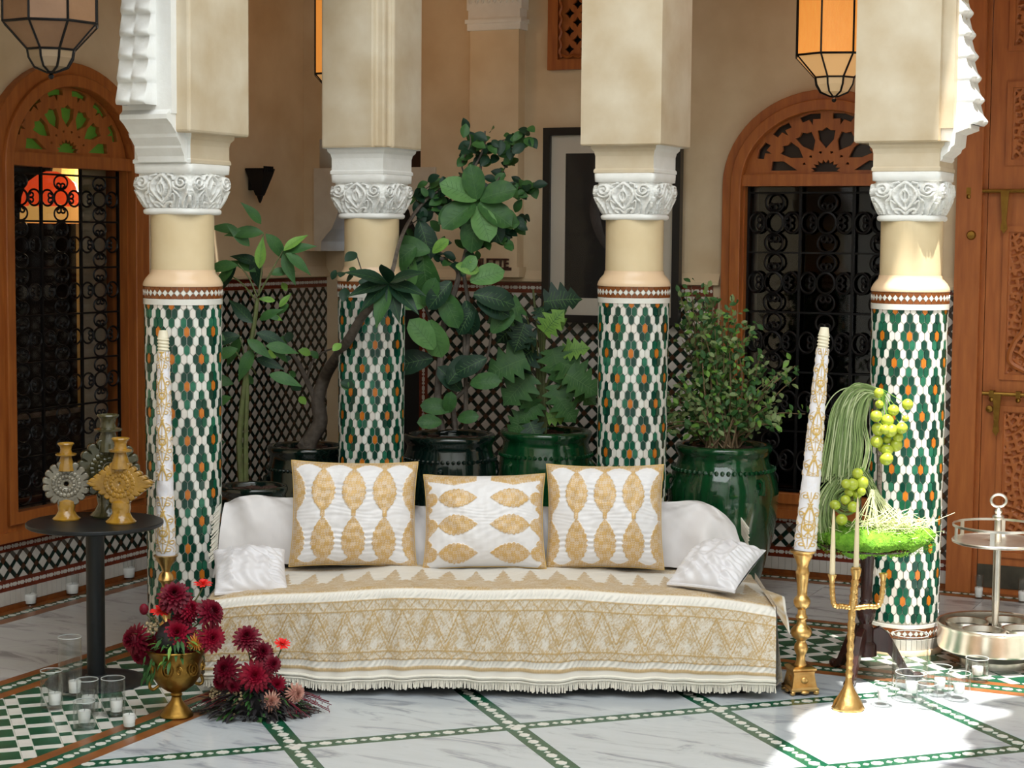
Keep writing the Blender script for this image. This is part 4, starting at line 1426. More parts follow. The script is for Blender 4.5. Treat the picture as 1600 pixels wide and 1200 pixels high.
# cover: s runs along the sofa, t from the hem up the front and back over the seat
NS, NT = 760, 210
s = np.linspace(0, 1, NS)[:, None]
X = SX0 + (SX1 - SX0) * s
skirt, seat = .415, .80
t = np.linspace(0, skirt + seat, NT)[None, :]
edge = .447 - .062 * np.abs(2 * s - 1.0) ** 2.6 + .004 * np.sin(s * 23)
hem = .052 + .006 * np.sin(s * 19) + .004 * np.sin(s * 47 + 1)
ts = np.clip(t / skirt, 0, 1)
R = .035
zf = hem + (edge - R - hem) * np.clip(t / (skirt - .03), 0, 1)
fold = .010 * np.sin(s * 60 + 3 * np.sin(s * 17)) + .006 * np.sin(s * 131 + 1.3)
bulge = fold * (1 - ts) ** .8 + .010 * np.sin(s * 34) * (1 - ts)
yf = YF - .018 * (1 - ts) - bulge
u = np.clip((t - (skirt - .03)) / .06, 0, 1)
ang = u * PI / 2
over = np.clip(t - skirt - .03, 0, None)
Y = np.where(t < skirt - .03, yf, YF + R - R * np.cos(ang) + over)
Z = np.where(t < skirt - .03, zf, edge - R + R * np.sin(ang) + over * -.02)
Z = Z - .05 * np.clip(1 - over / .5, 0, 1) * 0 + .004 * sph_noise(s * 40 + 0 * t, over * 22 + 0 * s, 3) * (over > 0)
# pattern: v measured down from the seat edge
xx = X + 0 * t
v = skirt - t + 0 * s
gold = np.zeros_like(xx)
per = .118
ph = np.abs(((xx / per) % 1) - .5) * 2               # 0 middle of a motif, 1 between motifs
fill = arabesque(xx, v, 1)
fld = (v > .082) & (v < .268)
vv = (v - .082) / .186
gold = np.where(fld, .22 + .62 * fill, gold)
zz = np.abs(vv - ph)
zz2 = np.abs((1 - vv) - ph)
gold = np.where(fld & (np.abs(ph - (1.02 - vv * 1.25)) < .038) & (vv < .80), 1, gold)
gold = np.where(fld & (np.abs((1 - ph) - (1.0 - (1 - vv) * 1.25)) < .036) & (vv > .30), .95, gold)
petal = fld & (np.hypot((ph - 0) * .9, (vv - .18) * 1.6) < .22)
gold = np.where(petal, .15 + .4 * fill, gold)
petal = fld & (np.hypot((1 - ph) * .9, (vv - .82) * 1.6) < .20)
gold = np.where(petal, .10 + .3 * fill, gold)
for a, b in ((.036, .082), (.268, .302)):
    k_ = (v > a) & (v < b)
    pp = np.abs(((xx / (per / 2)) % 1) - .5) * 2
    w_ = (v - a) / (b - a)
    gold = np.where(k_, np.where(np.abs(w_ - (1 - pp) * .9) < .09, .9, .22 + .5 * fill), gold)
for c, w_ in ((.036, .0028), (.083, .002), (.268, .002), (.302, .0028)):
    gold = np.where(np.abs(v - c) < w_, 1, gold)
gold = np.where((v > .338) & (v < .356), .85 + .15 * np.sin(xx * 900), gold)
sv = -v                                              # distance back over the seat
k_ = sv > .012
m1 = k_ & (sv < .17 + .05 * np.cos((xx / per) * 2 * PI))
gold = np.where(m1, .62 + .38 * fill, gold)
tree = k_ & (np.abs(ph) * .5 < .5 * np.clip((.48 - sv) / .34, 0, 1) * (.55 + .45 * np.abs(np.sin(sv * 55)))) & (sv < .48)
gold = np.where(tree, .55 + .45 * fill, gold)
gold = np.where(sv > .56, .45 + .5 * arabesque(xx, v, 4), gold)
relief = .0035 * gold
Y = Y - np.where(t < skirt, relief, 0)
Z = Z + np.where(t >= skirt, relief, 0)
gather = .0032 * np.sin(xx * 300 + 4 * np.sin(xx * 31) + v * 160)
Y = Y - np.where((v > .0) & (v < .034), gather, 0) - np.where((v > .304) & (v < .336), gather * 1.3, 0)
V = np.stack([X + 0 * t, Y, Z + 0 * t], -1)
# the two ends hang down as side flaps
cover = link('cover', grid_mesh('cover', V, K['gold_cover'], gold), sofa)
for sgn, xe in ((-1, SX0), (1, SX1)):
    n1, n2 = 90, 60
    y = np.linspace(YF, .34, n1)[:, None]
    q = np.linspace(0, 1, n2)[None, :]
    top = .385 + .02 * (y - YF)
    hz = .05 + .02 * np.sin(y * 30)
    Zs = top + (hz - top) * q
    Xs = xe + sgn * (.004 + .05 * np.sin(q * PI / 2) * (.6 + .4 * np.sin(y * 26)) * q)
    g = .35 + .5 * arabesque(y + 0 * q, Zs, 2)
    link('side_flap', grid_mesh('side_flap', np.stack([Xs + 0 * y, y + 0 * q, Zs], -1), K['gold_cover'], g), sofa)
# right front corner of the cover, standing out in a point
c = np.zeros((24, 24, 3))
for i in range(24):
    for j in range(24):
        a, b = i / 23, j / 23
        p = Vector((SX1 - .02, YF + .34 * (1 - a), .40)).lerp(Vector((SX1 + .065, YF + .02 + .20 * (1 - a), .385 - .07 * a)), b)
        c[i, j] = (p.x, p.y, p.z - .05 * a * b + .008 * math.sin(a * 12) * b)
ga = np.clip(.7 + .3 * sph_noise(c[..., 0] * 90, c[..., 1] * 90, 8), 0, 1) * (np.linspace(0, 1, 24)[None, :] < .9)
link('corner_flap', grid_mesh('corner_flap', c, K['gold_cover'], ga), sofa)
# fringe: braid and hanging tufts
m = MB()
xs = np.linspace(SX0, SX1, 120)
def hem_at(x):
    q = (x - SX0) / (SX1 - SX0)
    return (.052 + .006 * math.sin(q * 19) + .004 * math.sin(q * 47 + 1), YF - .018 - (.010 * math.sin(q * 60 + 3 * math.sin(q * 17)) + .006 * math.sin(q * 131 + 1.3)) - .010 * math.sin(q * 34))
m.tube([(x, hem_at(x)[1] - .004, hem_at(x)[0] + .030) for x in xs], .007, 6)
m.tube([(x, hem_at(x)[1] - .003, hem_at(x)[0] + .016) for x in xs], .005, 6)
m.build('braid', K['fringe'], sofa, True)
m = MB()
x = SX0
while x < SX1:
    h, y = hem_at(x)
    l = .030 + random.uniform(-.004, .005)
    m.tube([(x, y - .003, h + .012), (x + random.uniform(-.004, .004), y - .006 + random.uniform(-.004, .004), h + .012 - l)], [.0022, .0034], 4)
    x += .0062
stuff(m.build('fringe', K['fringe'], cover))
m = MB()
for sx, ya, yb in ((SX0 - .045, YF + .02, .30),):
    y = ya
    while y < yb:
        m.tube([(sx, y, .40 - .3 * (y - ya)), (sx - .030 + random.uniform(-.006, .006), y, .36 - .3 * (y - ya))], [.002, .0035], 4)
        y += .008
stuff(m.build('fringe', K['fringe'], sofa))
# back bolster under a white velvet throw
n1, n2 = 200, 70
BY = .27
a = np.linspace(0, 1, n1)[:, None]
b = np.linspace(0, 1, n2)[None, :]
xl, xr = -1.19, 1.08
Xb = xl + (xr - xl) * a
topz = .70 + .02 * np.sin(a * 7 + 1) - .03 * np.exp(-((a - .0) / .02) ** 2) - .10 * np.clip((a - .93) / .07, 0, 1) ** 2
prof_y = np.where(b < .55, BY + .10 * np.sin(b / .55 * PI / 2) ** 1.5, BY + .10 + .13 * np.sin((b - .55) / .45 * PI / 2))
prof_z = np.where(b < .55, np.sin(np.clip(b / .55, 0, 1) * PI / 2) ** .8, np.cos((b - .55) / .45 * PI / 2) ** .6)
Zb = .43 + (topz - .43) * prof_z
flare = np.clip((a - .90) / .10, 0, 1)
fl = .016 * np.sin(a * 70 + 9 * b + 2 * np.sin(a * 19)) * np.clip(np.sin(b * PI), 0, 1)
drape = .026 * np.sin((a * 9.0 - b * 1.3 + .1 * np.sin(a * 40)) * 2 * PI) * np.clip((a - .66) / .2, .18, 1) * np.clip(1 - b, 0, 1)
Yb = prof_y - fl - drape - .05 * flare * (1 - b)
Xb2 = Xb + 0 * b + .06 * flare * (1 - b) ** 2 - .03 * np.clip(1 - a / .08, 0, 1) * (1 - b)
Yb = Yb + .008 * sph_noise(a * 38 + b * 3, b * 9 - a * 5, 21)
Zb = Zb + .006 * sph_noise(a * 30 + 0 * b, b * 8 + 0 * a, 11)
link('velvet_throw', grid_mesh('velvet_throw', np.stack([Xb2, Yb + 0 * a, Zb], -1), K['velvet']), sofa)
for sgn, xe in ((-1, xl), (1, xr)):
    q = np.linspace(0, 1, 30)[None, :]
    bb_ = np.linspace(0, 1, 50)[:, None]
    py = np.where(bb_ < .55, BY + .10 * np.sin(bb_ / .55 * PI / 2) ** 1.5, BY + .10 + .13 * np.sin((bb_ - .55) / .45 * PI / 2))
    tz = .70 - (.08 if sgn > 0 else .03)
    pz = .43 + (tz - .43) * np.where(bb_ < .55, np.sin(np.clip(bb_ / .55, 0, 1) * PI / 2) ** .8, np.cos((bb_ - .55) / .45 * PI / 2) ** .6)
    Xe = xe + sgn * (.05 * np.sin(q * PI / 2) + .01 * np.sin(bb_ * 20) * q)
    Ye = py + (BY + .1 - py) * q * .3
    Ze = pz + (.36 - pz) * q
    link('throw_end', grid_mesh('throw_end', np.stack([Xe, Ye + 0 * q, Ze], -1), K['velvet']), sofa)
m = MB()
for i in range(40):
    y, z = BY - .01 + .12 * i / 40, .47 + .22 * (i / 40) ** .8
    m.tube([(xl - .03, y, z), (xl - .062 + random.uniform(-.008, .008), y, z - .035)], [.002, .004], 4)
for i in range(26):
    y, z = BY + .06 + .12 * i / 26, .60 - .10 * (i / 26)
    m.tube([(xr + .045 + .02 * i / 26, y, z + .05), (xr + .075 + .02 * i / 26 + random.uniform(-.006, .006), y, z)], [.002, .0042], 4)
stuff(m.build('throw_fringe', K['fringe'], sofa))

# cushions
def pillow_grid(w, h, th, n=150, pinch=.06, pw=.5, seed=0, lumps=.006):
    a = np.linspace(-1, 1, n)[:, None]
    b = np.linspace(-1, 1, n)[None, :]
    ea = 1 - pinch * (1 - np.abs(b) ** 2.2) * np.abs(a) ** 4
    eb = 1 - pinch * (1 - np.abs(a) ** 2.2) * np.abs(b) ** 4
    X = a * w / 2 * ea
    Z = b * h / 2 * eb
    f = np.clip((1 - a ** 2) * (1 - b ** 2), 0, 1) ** pw
    Y = th / 2 * f
    L = lumps * sph_noise(X * 34, Z * 34, seed, 3) * f
    return a + 0 * b, b + 0 * a, X, Z, Y + L, f
def cushion(name, label, w, h, th, loc, tilt, rz, pattern, seed, group, roll=0.0, rows=(.42, -.52, 1)):
    th *= 1.3
    root = thing(name, label, 'cushion', loc, rz, group)
    a, b, X, Z, Y, f = pillow_grid(w, h, th, 170, .055, .42, seed)
    gold = pattern(a, b)
    wr = .0030 * np.maximum(np.exp(-((b - rows[0]) / .20) ** 2), np.exp(-((b - rows[1]) / .20) ** 2)) * np.sin(b * 62 + 1.6 * np.sin(a * 7 + seed)) * (gold < .01) * f ** .3 * (rows[2]) + .0013 * np.sin(b * 80 + 3 * np.sin(a * 5 + seed) + 2 * np.sin(b * 11 + a * 7)) * (.4 + .6 * np.cos(b * 2 * PI / .94)) * .5 * (gold < .01) * f ** .3
    front = np.stack([X, -(Y + .004 * gold * f ** .3 + wr), Z + h / 2], -1)
    bk = np.stack([X, Y * .9, Z + h / 2], -1)
    Mt = RX(-tilt) @ RY(roll)
    link('front_panel', grid_mesh('front_panel', front, K['gold_fabric'], gold), root, Mt)
    link('back_panel', grid_mesh('back_panel', bk[::4, ::4], K['satin']), root, Mt)
    # gold piped edge
    n = len(a)
    loop = [front[i, 0] for i in range(n)] + [front[n - 1, i] for i in range(n)] + [front[n - 1 - i, n - 1] for i in range(n)] + [front[0, n - 1 - i] for i in range(n)]
    MB().tube([tuple(p) for p in loop[::5]], .0035, 6, closed=True).build('piping', pm('gold_piping', lin(214, 178, 108), .5, bump=.4, bscale=120), root, True, Mt)
    return root
def almond(a, b, ca, cb, ra, rb):
    """pointed oval mask"""
    y = (b - cb) / rb
    x = (a - ca) / ra
    wdt = np.clip(1 - np.abs(y) ** 2.1, 0, 1) * (1 - .16 * y)
    edge = 1 + .05 * np.sin(y * 28)
    return (np.abs(x) < wdt * edge) & (np.abs(y) < 1)
def thread(a, b, k_):
    q = np.sin(a * k_ + 2.4 * np.sin(b * k_ * .62)) * np.sin(b * k_ * 1.05 + 2.4 * np.sin(a * k_ * .55))
    return np.clip(.85 + .5 * q, .55, 1)
def pat_upright(a, b):
    g = np.zeros_like(a)
    for i, ca in enumerate((-.96, -.48, .0, .48, .96)):
        for cb in (.42, -.52):
            g = np.maximum(g, almond(a, b, ca, cb, .185, .44))
            g = np.maximum(g, (np.abs(a - ca) < .035 + .05 * np.abs(b - cb - .46) * 0) & (np.abs(b - cb + .44) < .07))
        g = np.maximum(g, (b > .80 + .13 * np.abs(np.sin((a - ca) / .24 * PI / 2)) * 1.0) & (np.abs(a - ca) < .24))
        g = np.maximum(g, (b < -.90 + .05 * np.cos((a - ca) / .24 * PI)) & (np.abs(a - ca) < .24))
    g = np.maximum(g, (np.abs(a) > .97) & (np.abs(b) > .8))
    return g * thread(a, b, 84)
def pat_sideways(a, b):
    g = np.zeros_like(a)
    for sg in (-1, 1):
        for cb in (.40, -.16, -.74):
            g = np.maximum(g, almond(b, sg * a, cb, .42, .20, .36) if False else almond(b, -sg * a, cb, -.43, .205, .33))
            g = np.maximum(g, (np.hypot((sg * a - .90) / .14, (b - cb) / .15) < 1))
        g = np.maximum(g, (b > .70 + .26 * np.abs(sg * a - .48)) & (sg * a > .12))
        g = np.maximum(g, (sg * a > .90 + .04 * np.sin(b * 26)))
    return g * thread(a, b, 84)
G = 'embroidered throw cushions on the sofa'
def seat_pt(px, py):
    r = ray(px, py)
    return Vector((0, 0, H)) + r * ((.432 - H) / r.z)
p = seat_pt(550, 889)
cushion('embroidered_cushion', 'large white cushion with upright gold almond motifs, left of the three, at sofa left', .565, .475, .17, (p.x, 8.005, .432), rad(15), rad(4), pat_upright, 1, G, rad(.8))
cushion('embroidered_cushion', 'white cushion with sideways gold almond motifs, in the middle of the sofa', .545, .43, .18, (at(757, 889, 7.97).x, 7.985, .432), rad(20), rad(-1), pat_sideways, 2, G, rad(-1.2), (0, 0, 0))
cushion('embroidered_cushion', 'white cushion with upright gold almond motifs, leaning at the right of the sofa', .525, .47, .17, (at(945, 889, 8.0).x, 8.005, .432), rad(15), rad(-3), pat_upright, 3, G, rad(-.6))
def small_pillow(label, loc, w, h, th, Mx, seed):
    root = thing('satin_pillow', label, 'cushion', loc, 0, 'small white satin pillows at the sofa ends')
    a, b, X, Z, Y, f = pillow_grid(w, h, th * 1.35, 110, .05, .55, seed, .010)
    cr = .006 * np.sin(a * 14 + b * 9 + 3 * np.sin(b * 5 + seed)) * f ** .5 + .004 * np.sin(b * 40 + a * 6) * (np.abs(a) > .5) * f ** .3
    top = np.stack([X, Z, Y + cr], -1)
    bot = np.stack([X, Z, -Y * .8], -1)
    link('top_panel', grid_mesh('top_panel', top, K['satin']), root, Mx)
    link('bottom_panel', grid_mesh('bottom_panel', bot[::3, ::3], K['satin']), root, Mx)
    n = len(a)
    e = [(top[n - 1 - i, 0][0], top[n - 1 - i, 0][1], .0) for i in range(0, n, 4)]
    m = MB()
    m.tube(e, .008, 6)
    m.build('seam', K['satin'], root, True, Mx)
small_pillow('small creased white satin pillow lying at the left end of the sofa', at(391, 893, 7.70), .31, .34, .13, RZ(rad(10)) @ RX(rad(22)), 5)
small_pillow('small smooth white satin pillow lying at the right end of the sofa', at(1120, 886, 7.68), .31, .36, .13, RZ(rad(-30)) @ RX(rad(20)), 9)
# ------------------------------------------------------------------ glazed pots and plants
def pot(label, c, rr, h, mat, seed, bul=1.17):
    root = thing('glazed_pot', label, 'pot', (c.x, c.y, 0), random.uniform(0, 6), 'green glazed jars behind the sofa')
    prof = [(0, 0), (.70 * rr, 0), (.74 * rr, .02 * h), (.86 * rr, .16 * h), ((bul - .09) * rr, .40 * h), (bul * rr, .62 * h), (bul * rr, .72 * h), ((bul + 1) / 2 * rr, .82 * h), (1.00 * rr, .868 * h),
            (.965 * rr, .90 * h), (.955 * rr, .925 * h), (.99 * rr, .945 * h), (1.03 * rr, .965 * h), (1.035 * rr, .985 * h), (1.0 * rr, 1.0 * h), (.90 * rr, 1.0 * h), (.86 * rr, .985 * h), (.86 * rr, .93 * h)]
    MB().lathe(prof, 56, wob=lambda t, i: 1 + .006 * math.sin(3 * t + seed) + .004 * math.sin(7 * t + i)).build('jar', mat, root, True, sharp=70)
    m = MB()                                             # beaded collar under the neck
    for i in range(54):
        t = 2 * PI * i / 54
        m.ball(((bul * .45 + .55) * rr * math.cos(t), (bul * .45 + .55) * rr * math.sin(t), .845 * h), .011 * rr / .22, 6, 4)
    m.build('beaded_collar', mat, root, True)
    for k in range(3):                                  # small lug handles below the collar
        A = RZ(2 * PI * k / 3 + seed)
        MB().tube([((bul - .05) * rr, 0, .80 * h), ((bul + .04) * rr, 0, .785 * h), ((bul + .055) * rr, 0, .745 * h), (bul * rr, 0, .715 * h)], [.016, .014, .016, .022], 8, 0, A).build('lug', mat, root, True)
    so = MB().lathe([(.865 * rr, .955 * h), (.5 * rr, .962 * h), (0, .958 * h)], 24).build('soil', K['soil'], root, True)
    m = MB()
    for i in range(26):
        a, q = random.uniform(0, 2 * PI), rr * .78 * random.random() ** .5
        m.box(-.03, .03, -.012, .012, -.004, .006, 0, T(q * math.cos(a), q * math.sin(a), .968 * h) @ RZ(random.uniform(0, 3)) @ RX(random.uniform(-.3, .3)))
    stuff(m.build('bark_chips', K['soil'], so))
    return root
def pc(px, d):
    v = at(px, 700, d)
    return Vector((v.x, v.y, 0))
POTS = dict(right=(pc(1131, 9.62), .25, .815), mid=(pc(853, 9.97), .245, .845), fig=(pc(703, 9.78), .24, .84), tree=(pc(479, 9.75), .205, .775), left=(pc(396, 8.95), .163, .665))
pot('big bright green glazed jar right of the sofa, holding the small-leaved bush', *POTS['right'], K['pot'], 1)
pot('green glazed jar behind the middle cushion, holding the split-leaf monstera', *POTS['mid'], K['pot'], 2.2, 1.07)
pot('very dark glazed jar beside the back column, holding the fiddle-leaf fig', *POTS['fig'], K['pot_dark'], 3.1, 1.06)
pot('dark wide jar behind the left cushion, holding the thick-trunked umbrella tree', *POTS['tree'], K['pot_dark'], 4.5, 1.05)
pot('small dark green jar behind the left end of the sofa, holding the leggy schefflera', *POTS['left'], K['pot_dark'], 5.2)

K['leaf_rib'] = pm('pale_leaf_vein', lin(78, 114, 64), .55, spec=.3)
def leaf_mesh(name, L, Wd, mat, shape='oval', bend=.25, fold=.25, n=9, wave=0.0):
    """leaf along +Y from the origin, face up +Z; bends down along its length and folds along the midrib"""
    m = MB()
    vs, fs = [], []
    for i in range(n + 1):
        t = i / n
        if shape == 'oval':
            w = math.sin(PI * min(1, t * .98 + .02)) ** .75
        elif shape == 'fiddle':
            w = (.62 + .5 * t) * math.sin(PI * min(1, t * .985 + .015)) ** .5
        elif shape == 'lance':
            w = math.sin(PI * t ** .8) ** 1.1
        elif shape == 'split':
            w = (math.sin(PI * min(1, (t * .93 + .07))) ** .6) * (1.0 if i % 3 != 2 else .5) * (1.25 - .5 * t)
        w = max(w, .02) * Wd / 2
        y = L * t
        z = -bend * L * t * t
        zw = fold * w + wave * math.sin(i * 2.2)
        vs += [(-w, y - (.10 * w if shape == 'split' and i % 3 == 1 else 0), z + zw), (-w * .5, y, z + zw * .38), (0, y, z), (w * .5, y, z + zw * .38), (w, y - (.10 * w if shape == 'split' and i % 3 == 1 else 0), z + zw * .9)]
    for i in range(n):
        for k in range(4):
            a = i * 5 + k
            fs.append((a, a + 1, a + 6, a + 5))
    m.add(vs, fs)
    if L > .12:                                        # pale midrib and side veins standing slightly proud
        rw = Wd * .010
        mid = [vs[i * 5 + 2] for i in range(n + 1)]
        for i in range(n):
            a, b = mid[i], mid[i + 1]
            m.add([(-rw, a[1], a[2] + .0012), (rw, a[1], a[2] + .0012), (rw, b[1], b[2] + .0012), (-rw, b[1], b[2] + .0012)], [(0, 1, 2, 3)], 1)
        for i in range(1, n - 1):
            for e in (0, 4):
                a, b = Vector(mid[i]), Vector(vs[(i + 1) * 5 + e])
                c = Vector(vs[(i + 1) * 5 + (1 if e == 0 else 3)])
                dz = Vector((0, 0, .0010))
                hw_ = Vector((0, rw * .8, 0))
                m.add([a - hw_ + dz, a + hw_ + dz, c + hw_ + dz, c - hw_ + dz], [(0, 1, 2, 3)], 1)
    return m.mesh(name, [mat, K['leaf_rib']] if L > .12 else mat, True)
def variants(name, L, Wd, shape, mats, **kw):
    return [leaf_mesh(name, L, Wd, mt, shape, **kw) for mt in mats]
CAMV = Vector((0, -1, .25))
def put_leaf(root, ms, pos, dirv, up=None, s=1.0, name='leaf'):
    for q in (Vector(pos), Vector(pos) + Vector(dirv).normalized() * .10 * s):
        x_, y_ = proj(q)
        if 748 < x_ < 806 and 392 < y_ < 426:      # the sign stays in sight
            return None
    p = Vector(pos) - root.location
    return link(name, random.choice(ms) if isinstance(ms, list) else ms, root, axes(p, dirv, up or (0, -.5, 1), s))
def stem(m, root, pts, r, n=6, k=8):
    c = bez([Vector(p) - root.location for p in pts], k)
    m.tube(c, [r[0] + (r[1] - r[0]) * i / (len(c) - 1) for i in range(len(c))], n)
    return [v + root.location for v in c]
def rv(s=1.0):
    return Vector((random.uniform(-s, s), random.uniform(-s, s), random.uniform(-s, s)))

# schefflera in the small left jar: thin pale stems with long pointed leaflets
d0 = POTS['left'][0].y
sch = thing('schefflera', 'leggy plant with long pointed leaves in the small left jar, against the tiled wall', 'plant', POTS['left'][0] + Vector((0, 0, .635)))
sch_l = variants('leaf', .16, .062, 'lance', [K['leaf_dark'], K['leaf'], K['leaf']], bend=.35, fold=.2)
sch_y = variants('leaf', .15, .055, 'lance', [K['leaf_light'], K['leaf']], bend=.3, fold=.2)
m = MB()
A = lambda x, y, dd=0: at(x, y, d0 + dd)
base = POTS['left'][0] + Vector((0, 0, .635))
s1 = stem(m, sch, [A(377, 752), A(374, 690), A(380, 620), A(388, 560), A(398, 500), A(402, 466)], (.017, .010))
stem(m, sch, [A(384, 752), A(384, 680), A(386, 600), A(380, 570)], (.014, .008))
tips = [(404, 462, 412, 365), (402, 464, 372, 412), (403, 462, 442, 392), (404, 460, 428, 420), (401, 470, 352, 425), (383, 575, 352, 535), (383, 575, 372, 520), (384, 570, 420, 540), (384, 575, 400, 585)]
ends = []
for x0, y0, x1, y1 in tips:
    dz = random.uniform(-.08, .08)
    c = stem(m, sch, [A(x0, y0), A((x0 + x1) / 2 + 2, (y0 + y1) / 2 - 4, dz / 2), A(x1, y1, dz)], (.005, .003), 5)
    ends.append(c[-1])
m.build('stems', K['bark_green'], sch, True)
LEAVES = [(375, 362, -1, .3, 0), (412, 364, -1, .1, 0), (415, 365, .75, -.8, 0), (408, 350, -.2, .35, 0), (395, 400, .2, -1, 0), (390, 385, -.5, .6, 0), (372, 415, -1, .0, 0), (405, 412, -.8, .35, 0), (370, 412, -.7, -.8, 0), (365, 420, -1, -.7, 0),
          (443, 392, .8, .75, 1), (444, 394, .7, .25, 1), (446, 395, .9, -.6, 1), (442, 396, .35, -.85, 1), (405, 420, .1, .8, 1), (420, 428, .8, .2, 1), (400, 425, -.5, .3, 1)]
for x, y, dx, dz, yl in LEAVES:
    put_leaf(sch, sch_y if yl else sch_l, A(x, y, random.uniform(-.05, .05)), (dx, random.uniform(-.3, .2), dz), (random.uniform(-.3, .3), -1, .6), random.uniform(.85, 1.15))
for x, y, dx, dz in ((375, 525, -.9, -.1), (378, 528, -.5, -.7), (386, 530, .8, -.5), (400, 520, 1, -.25), (415, 540, 1, -.1), (420, 535, .7, -.6), (400, 560, .9, -.2), (395, 545, -.4, -.9), (372, 545, -1, -.3), (405, 500, .6, .4), (395, 505, -.5, .5),
                     (352, 532, -.6, .4), (362, 620, -.8, -.3), (352, 690, -.6, -.2), (420, 585, 1, -.2), (365, 600, -.8, .3), (345, 560, -.3, -.5)):
    put_leaf(sch, sch_l, A(x, y, random.uniform(-.06, .06)), (dx, random.uniform(-.4, .1), dz), (random.uniform(-.3, .3), -1, .5), random.uniform(.8, 1.15))
for x, y in ((430, 470), (448, 455), (452, 475), (415, 490), (395, 600), (388, 640), (350, 540), (440, 500), (425, 520), (436, 480)):
    put_leaf(sch, sch_y, A(x, y, .1), rv(1), (0, -1, .4), .6)

# umbrella tree with a thick grey trunk
d1 = POTS['tree'][0].y
umb = thing('umbrella_tree', 'thick-trunked tree leaning right in front of the back column', 'plant', POTS['tree'][0] + Vector((0, 0, .72)))
B = lambda x, y, dd=0: at(x, y, d1 + dd)
m = MB()
stem(m, umb, [B(479, 715), B(484, 690), B(500, 660), B(497, 625), B(508, 588), B(525, 560, -.25), B(545, 530, -.48), B(566, 495, -.60), B(590, 468, -.66), B(603, 446, -.66)], (.048, .014), 10)
stem(m, umb, [B(482, 700), B(468, 690)], (.05, .03), 8)
stem(m, umb, [B(500, 640), B(484, 605), B(468, 570), B(452, 545), B(440, 520)], (.018, .006), 7)
stem(m, umb, [B(478, 595), B(492, 560), B(520, 545), B(540, 548)], (.008, .003), 5)
stem(m, umb, [B(603, 448, -.66), B(614, 420, -.6), B(624, 380, -.4), B(640, 345, -.1), B(668, 310), B(700, 290), B(735, 268), B(752, 240), B(760, 215)], (.013, .005), 6)
stem(m, umb, [B(566, 500, -.60), B(575, 470, -.58), B(567, 430, -.58), B(556, 395, -.58)], (.005, .003), 5)
m.build('trunk', K['bark'], umb, True)
ul = variants('leaf', .23, .085, 'lance', [K['leaf_dark'], K['leaf_dark'], K['leaf']], bend=.25, fold=.2)
for k in range(9):
    a = 2 * PI * k / 9 + .2
    put_leaf(umb, ul, B(607, 443, -.70), (math.cos(a), -.5 - .2 * random.random(), math.sin(a) * .8 - .25), (0, -.7, .7), random.uniform(.85, 1.1))
sl = variants('leaf', .075, .05, 'oval', [K['leaf'], K['leaf_light'], K['leaf_dark']], bend=.2, fold=.2)
for x, y in ((557, 395), (545, 420), (535, 425), (560, 440), (540, 450), (525, 422), (552, 432), (532, 598), (540, 610), (497, 560), (486, 553), (462, 588), (455, 560), (440, 545), (450, 535), (430, 560), (520, 548), (470, 610), (468, 620)):
    put_leaf(umb, sl, B(x, y, -.6 if x > 518 else -.15), rv(1) + Vector((0, -.2, .2)), (0, -1, .5), random.uniform(.7, 1.15))

# ficus sprays over the fig: many small leaves on arching twigs (part of the umbrella tree's neighbour: a weeping fig in the dark jar)
d2 = POTS['fig'][0].y
fic = thing('weeping_fig', 'tall small-leaved fig whose arching twigs reach highest, up beside the picture', 'plant', POTS['fig'][0] + Vector((.03, 0, .80)))
Cc = lambda x, y, dd=0: at(x, y, d2 + dd)
m = MB()
tw = [[(712, 672), (708, 620), (728, 560), (732, 480), (725, 420), (738, 360), (748, 300), (752, 250), (758, 205)], [(738, 360), (700, 330), (668, 335), (640, 352)], [(748, 300), (722, 262), (735, 225), (732, 205)],
      [(745, 320), (775, 285), (792, 255), (800, 230)], [(748, 300), (790, 300), (820, 290), (832, 292)], [(752, 250), (775, 225), (800, 215), (822, 208)], [(740, 345), (770, 340), (790, 350), (808, 345), (815, 340)], [(725, 420), (690, 395), (662, 385), (640, 400)],
      [(728, 400), (760, 378), (778, 362), (782, 375)], [(700, 330), (690, 300), (705, 280)], [(668, 335), (650, 310), (672, 290)]]
sprays = []
for i, t in enumerate(tw):
    c = stem(m, fic, [Cc(x, y, random.uniform(-.1, .1) if i and j > 1 else 0) for j, (x, y) in enumerate(t)], (.016, .005) if i == 0 else (.006, .0025), 6, 6)
    sprays += [(v, i) for v in (c[len(c) // 2:] if i == 0 else c)]
m.build('stems', K['bark'], fic, True)
fl_ = variants('leaf', .070, .046, 'oval', [K['leaf'], K['leaf_dark'], K['leaf_dark'], K['leaf']], bend=.25, fold=.25)
for v, i in sprays:
    for _ in range(2 if i else 1):
        if random.random() < .72:
            put_leaf(fic, fl_, v + rv(.035), rv(1) + Vector((0, -.2, -.1)), (random.uniform(-.4, .4), -1, .5), random.uniform(.75, 1.25))

K['leaf_mid'] = pm('pale_fig_leaf', lin(104, 146, 84), .5, col2=lin(78, 124, 62), nscale=14, spec=.35)
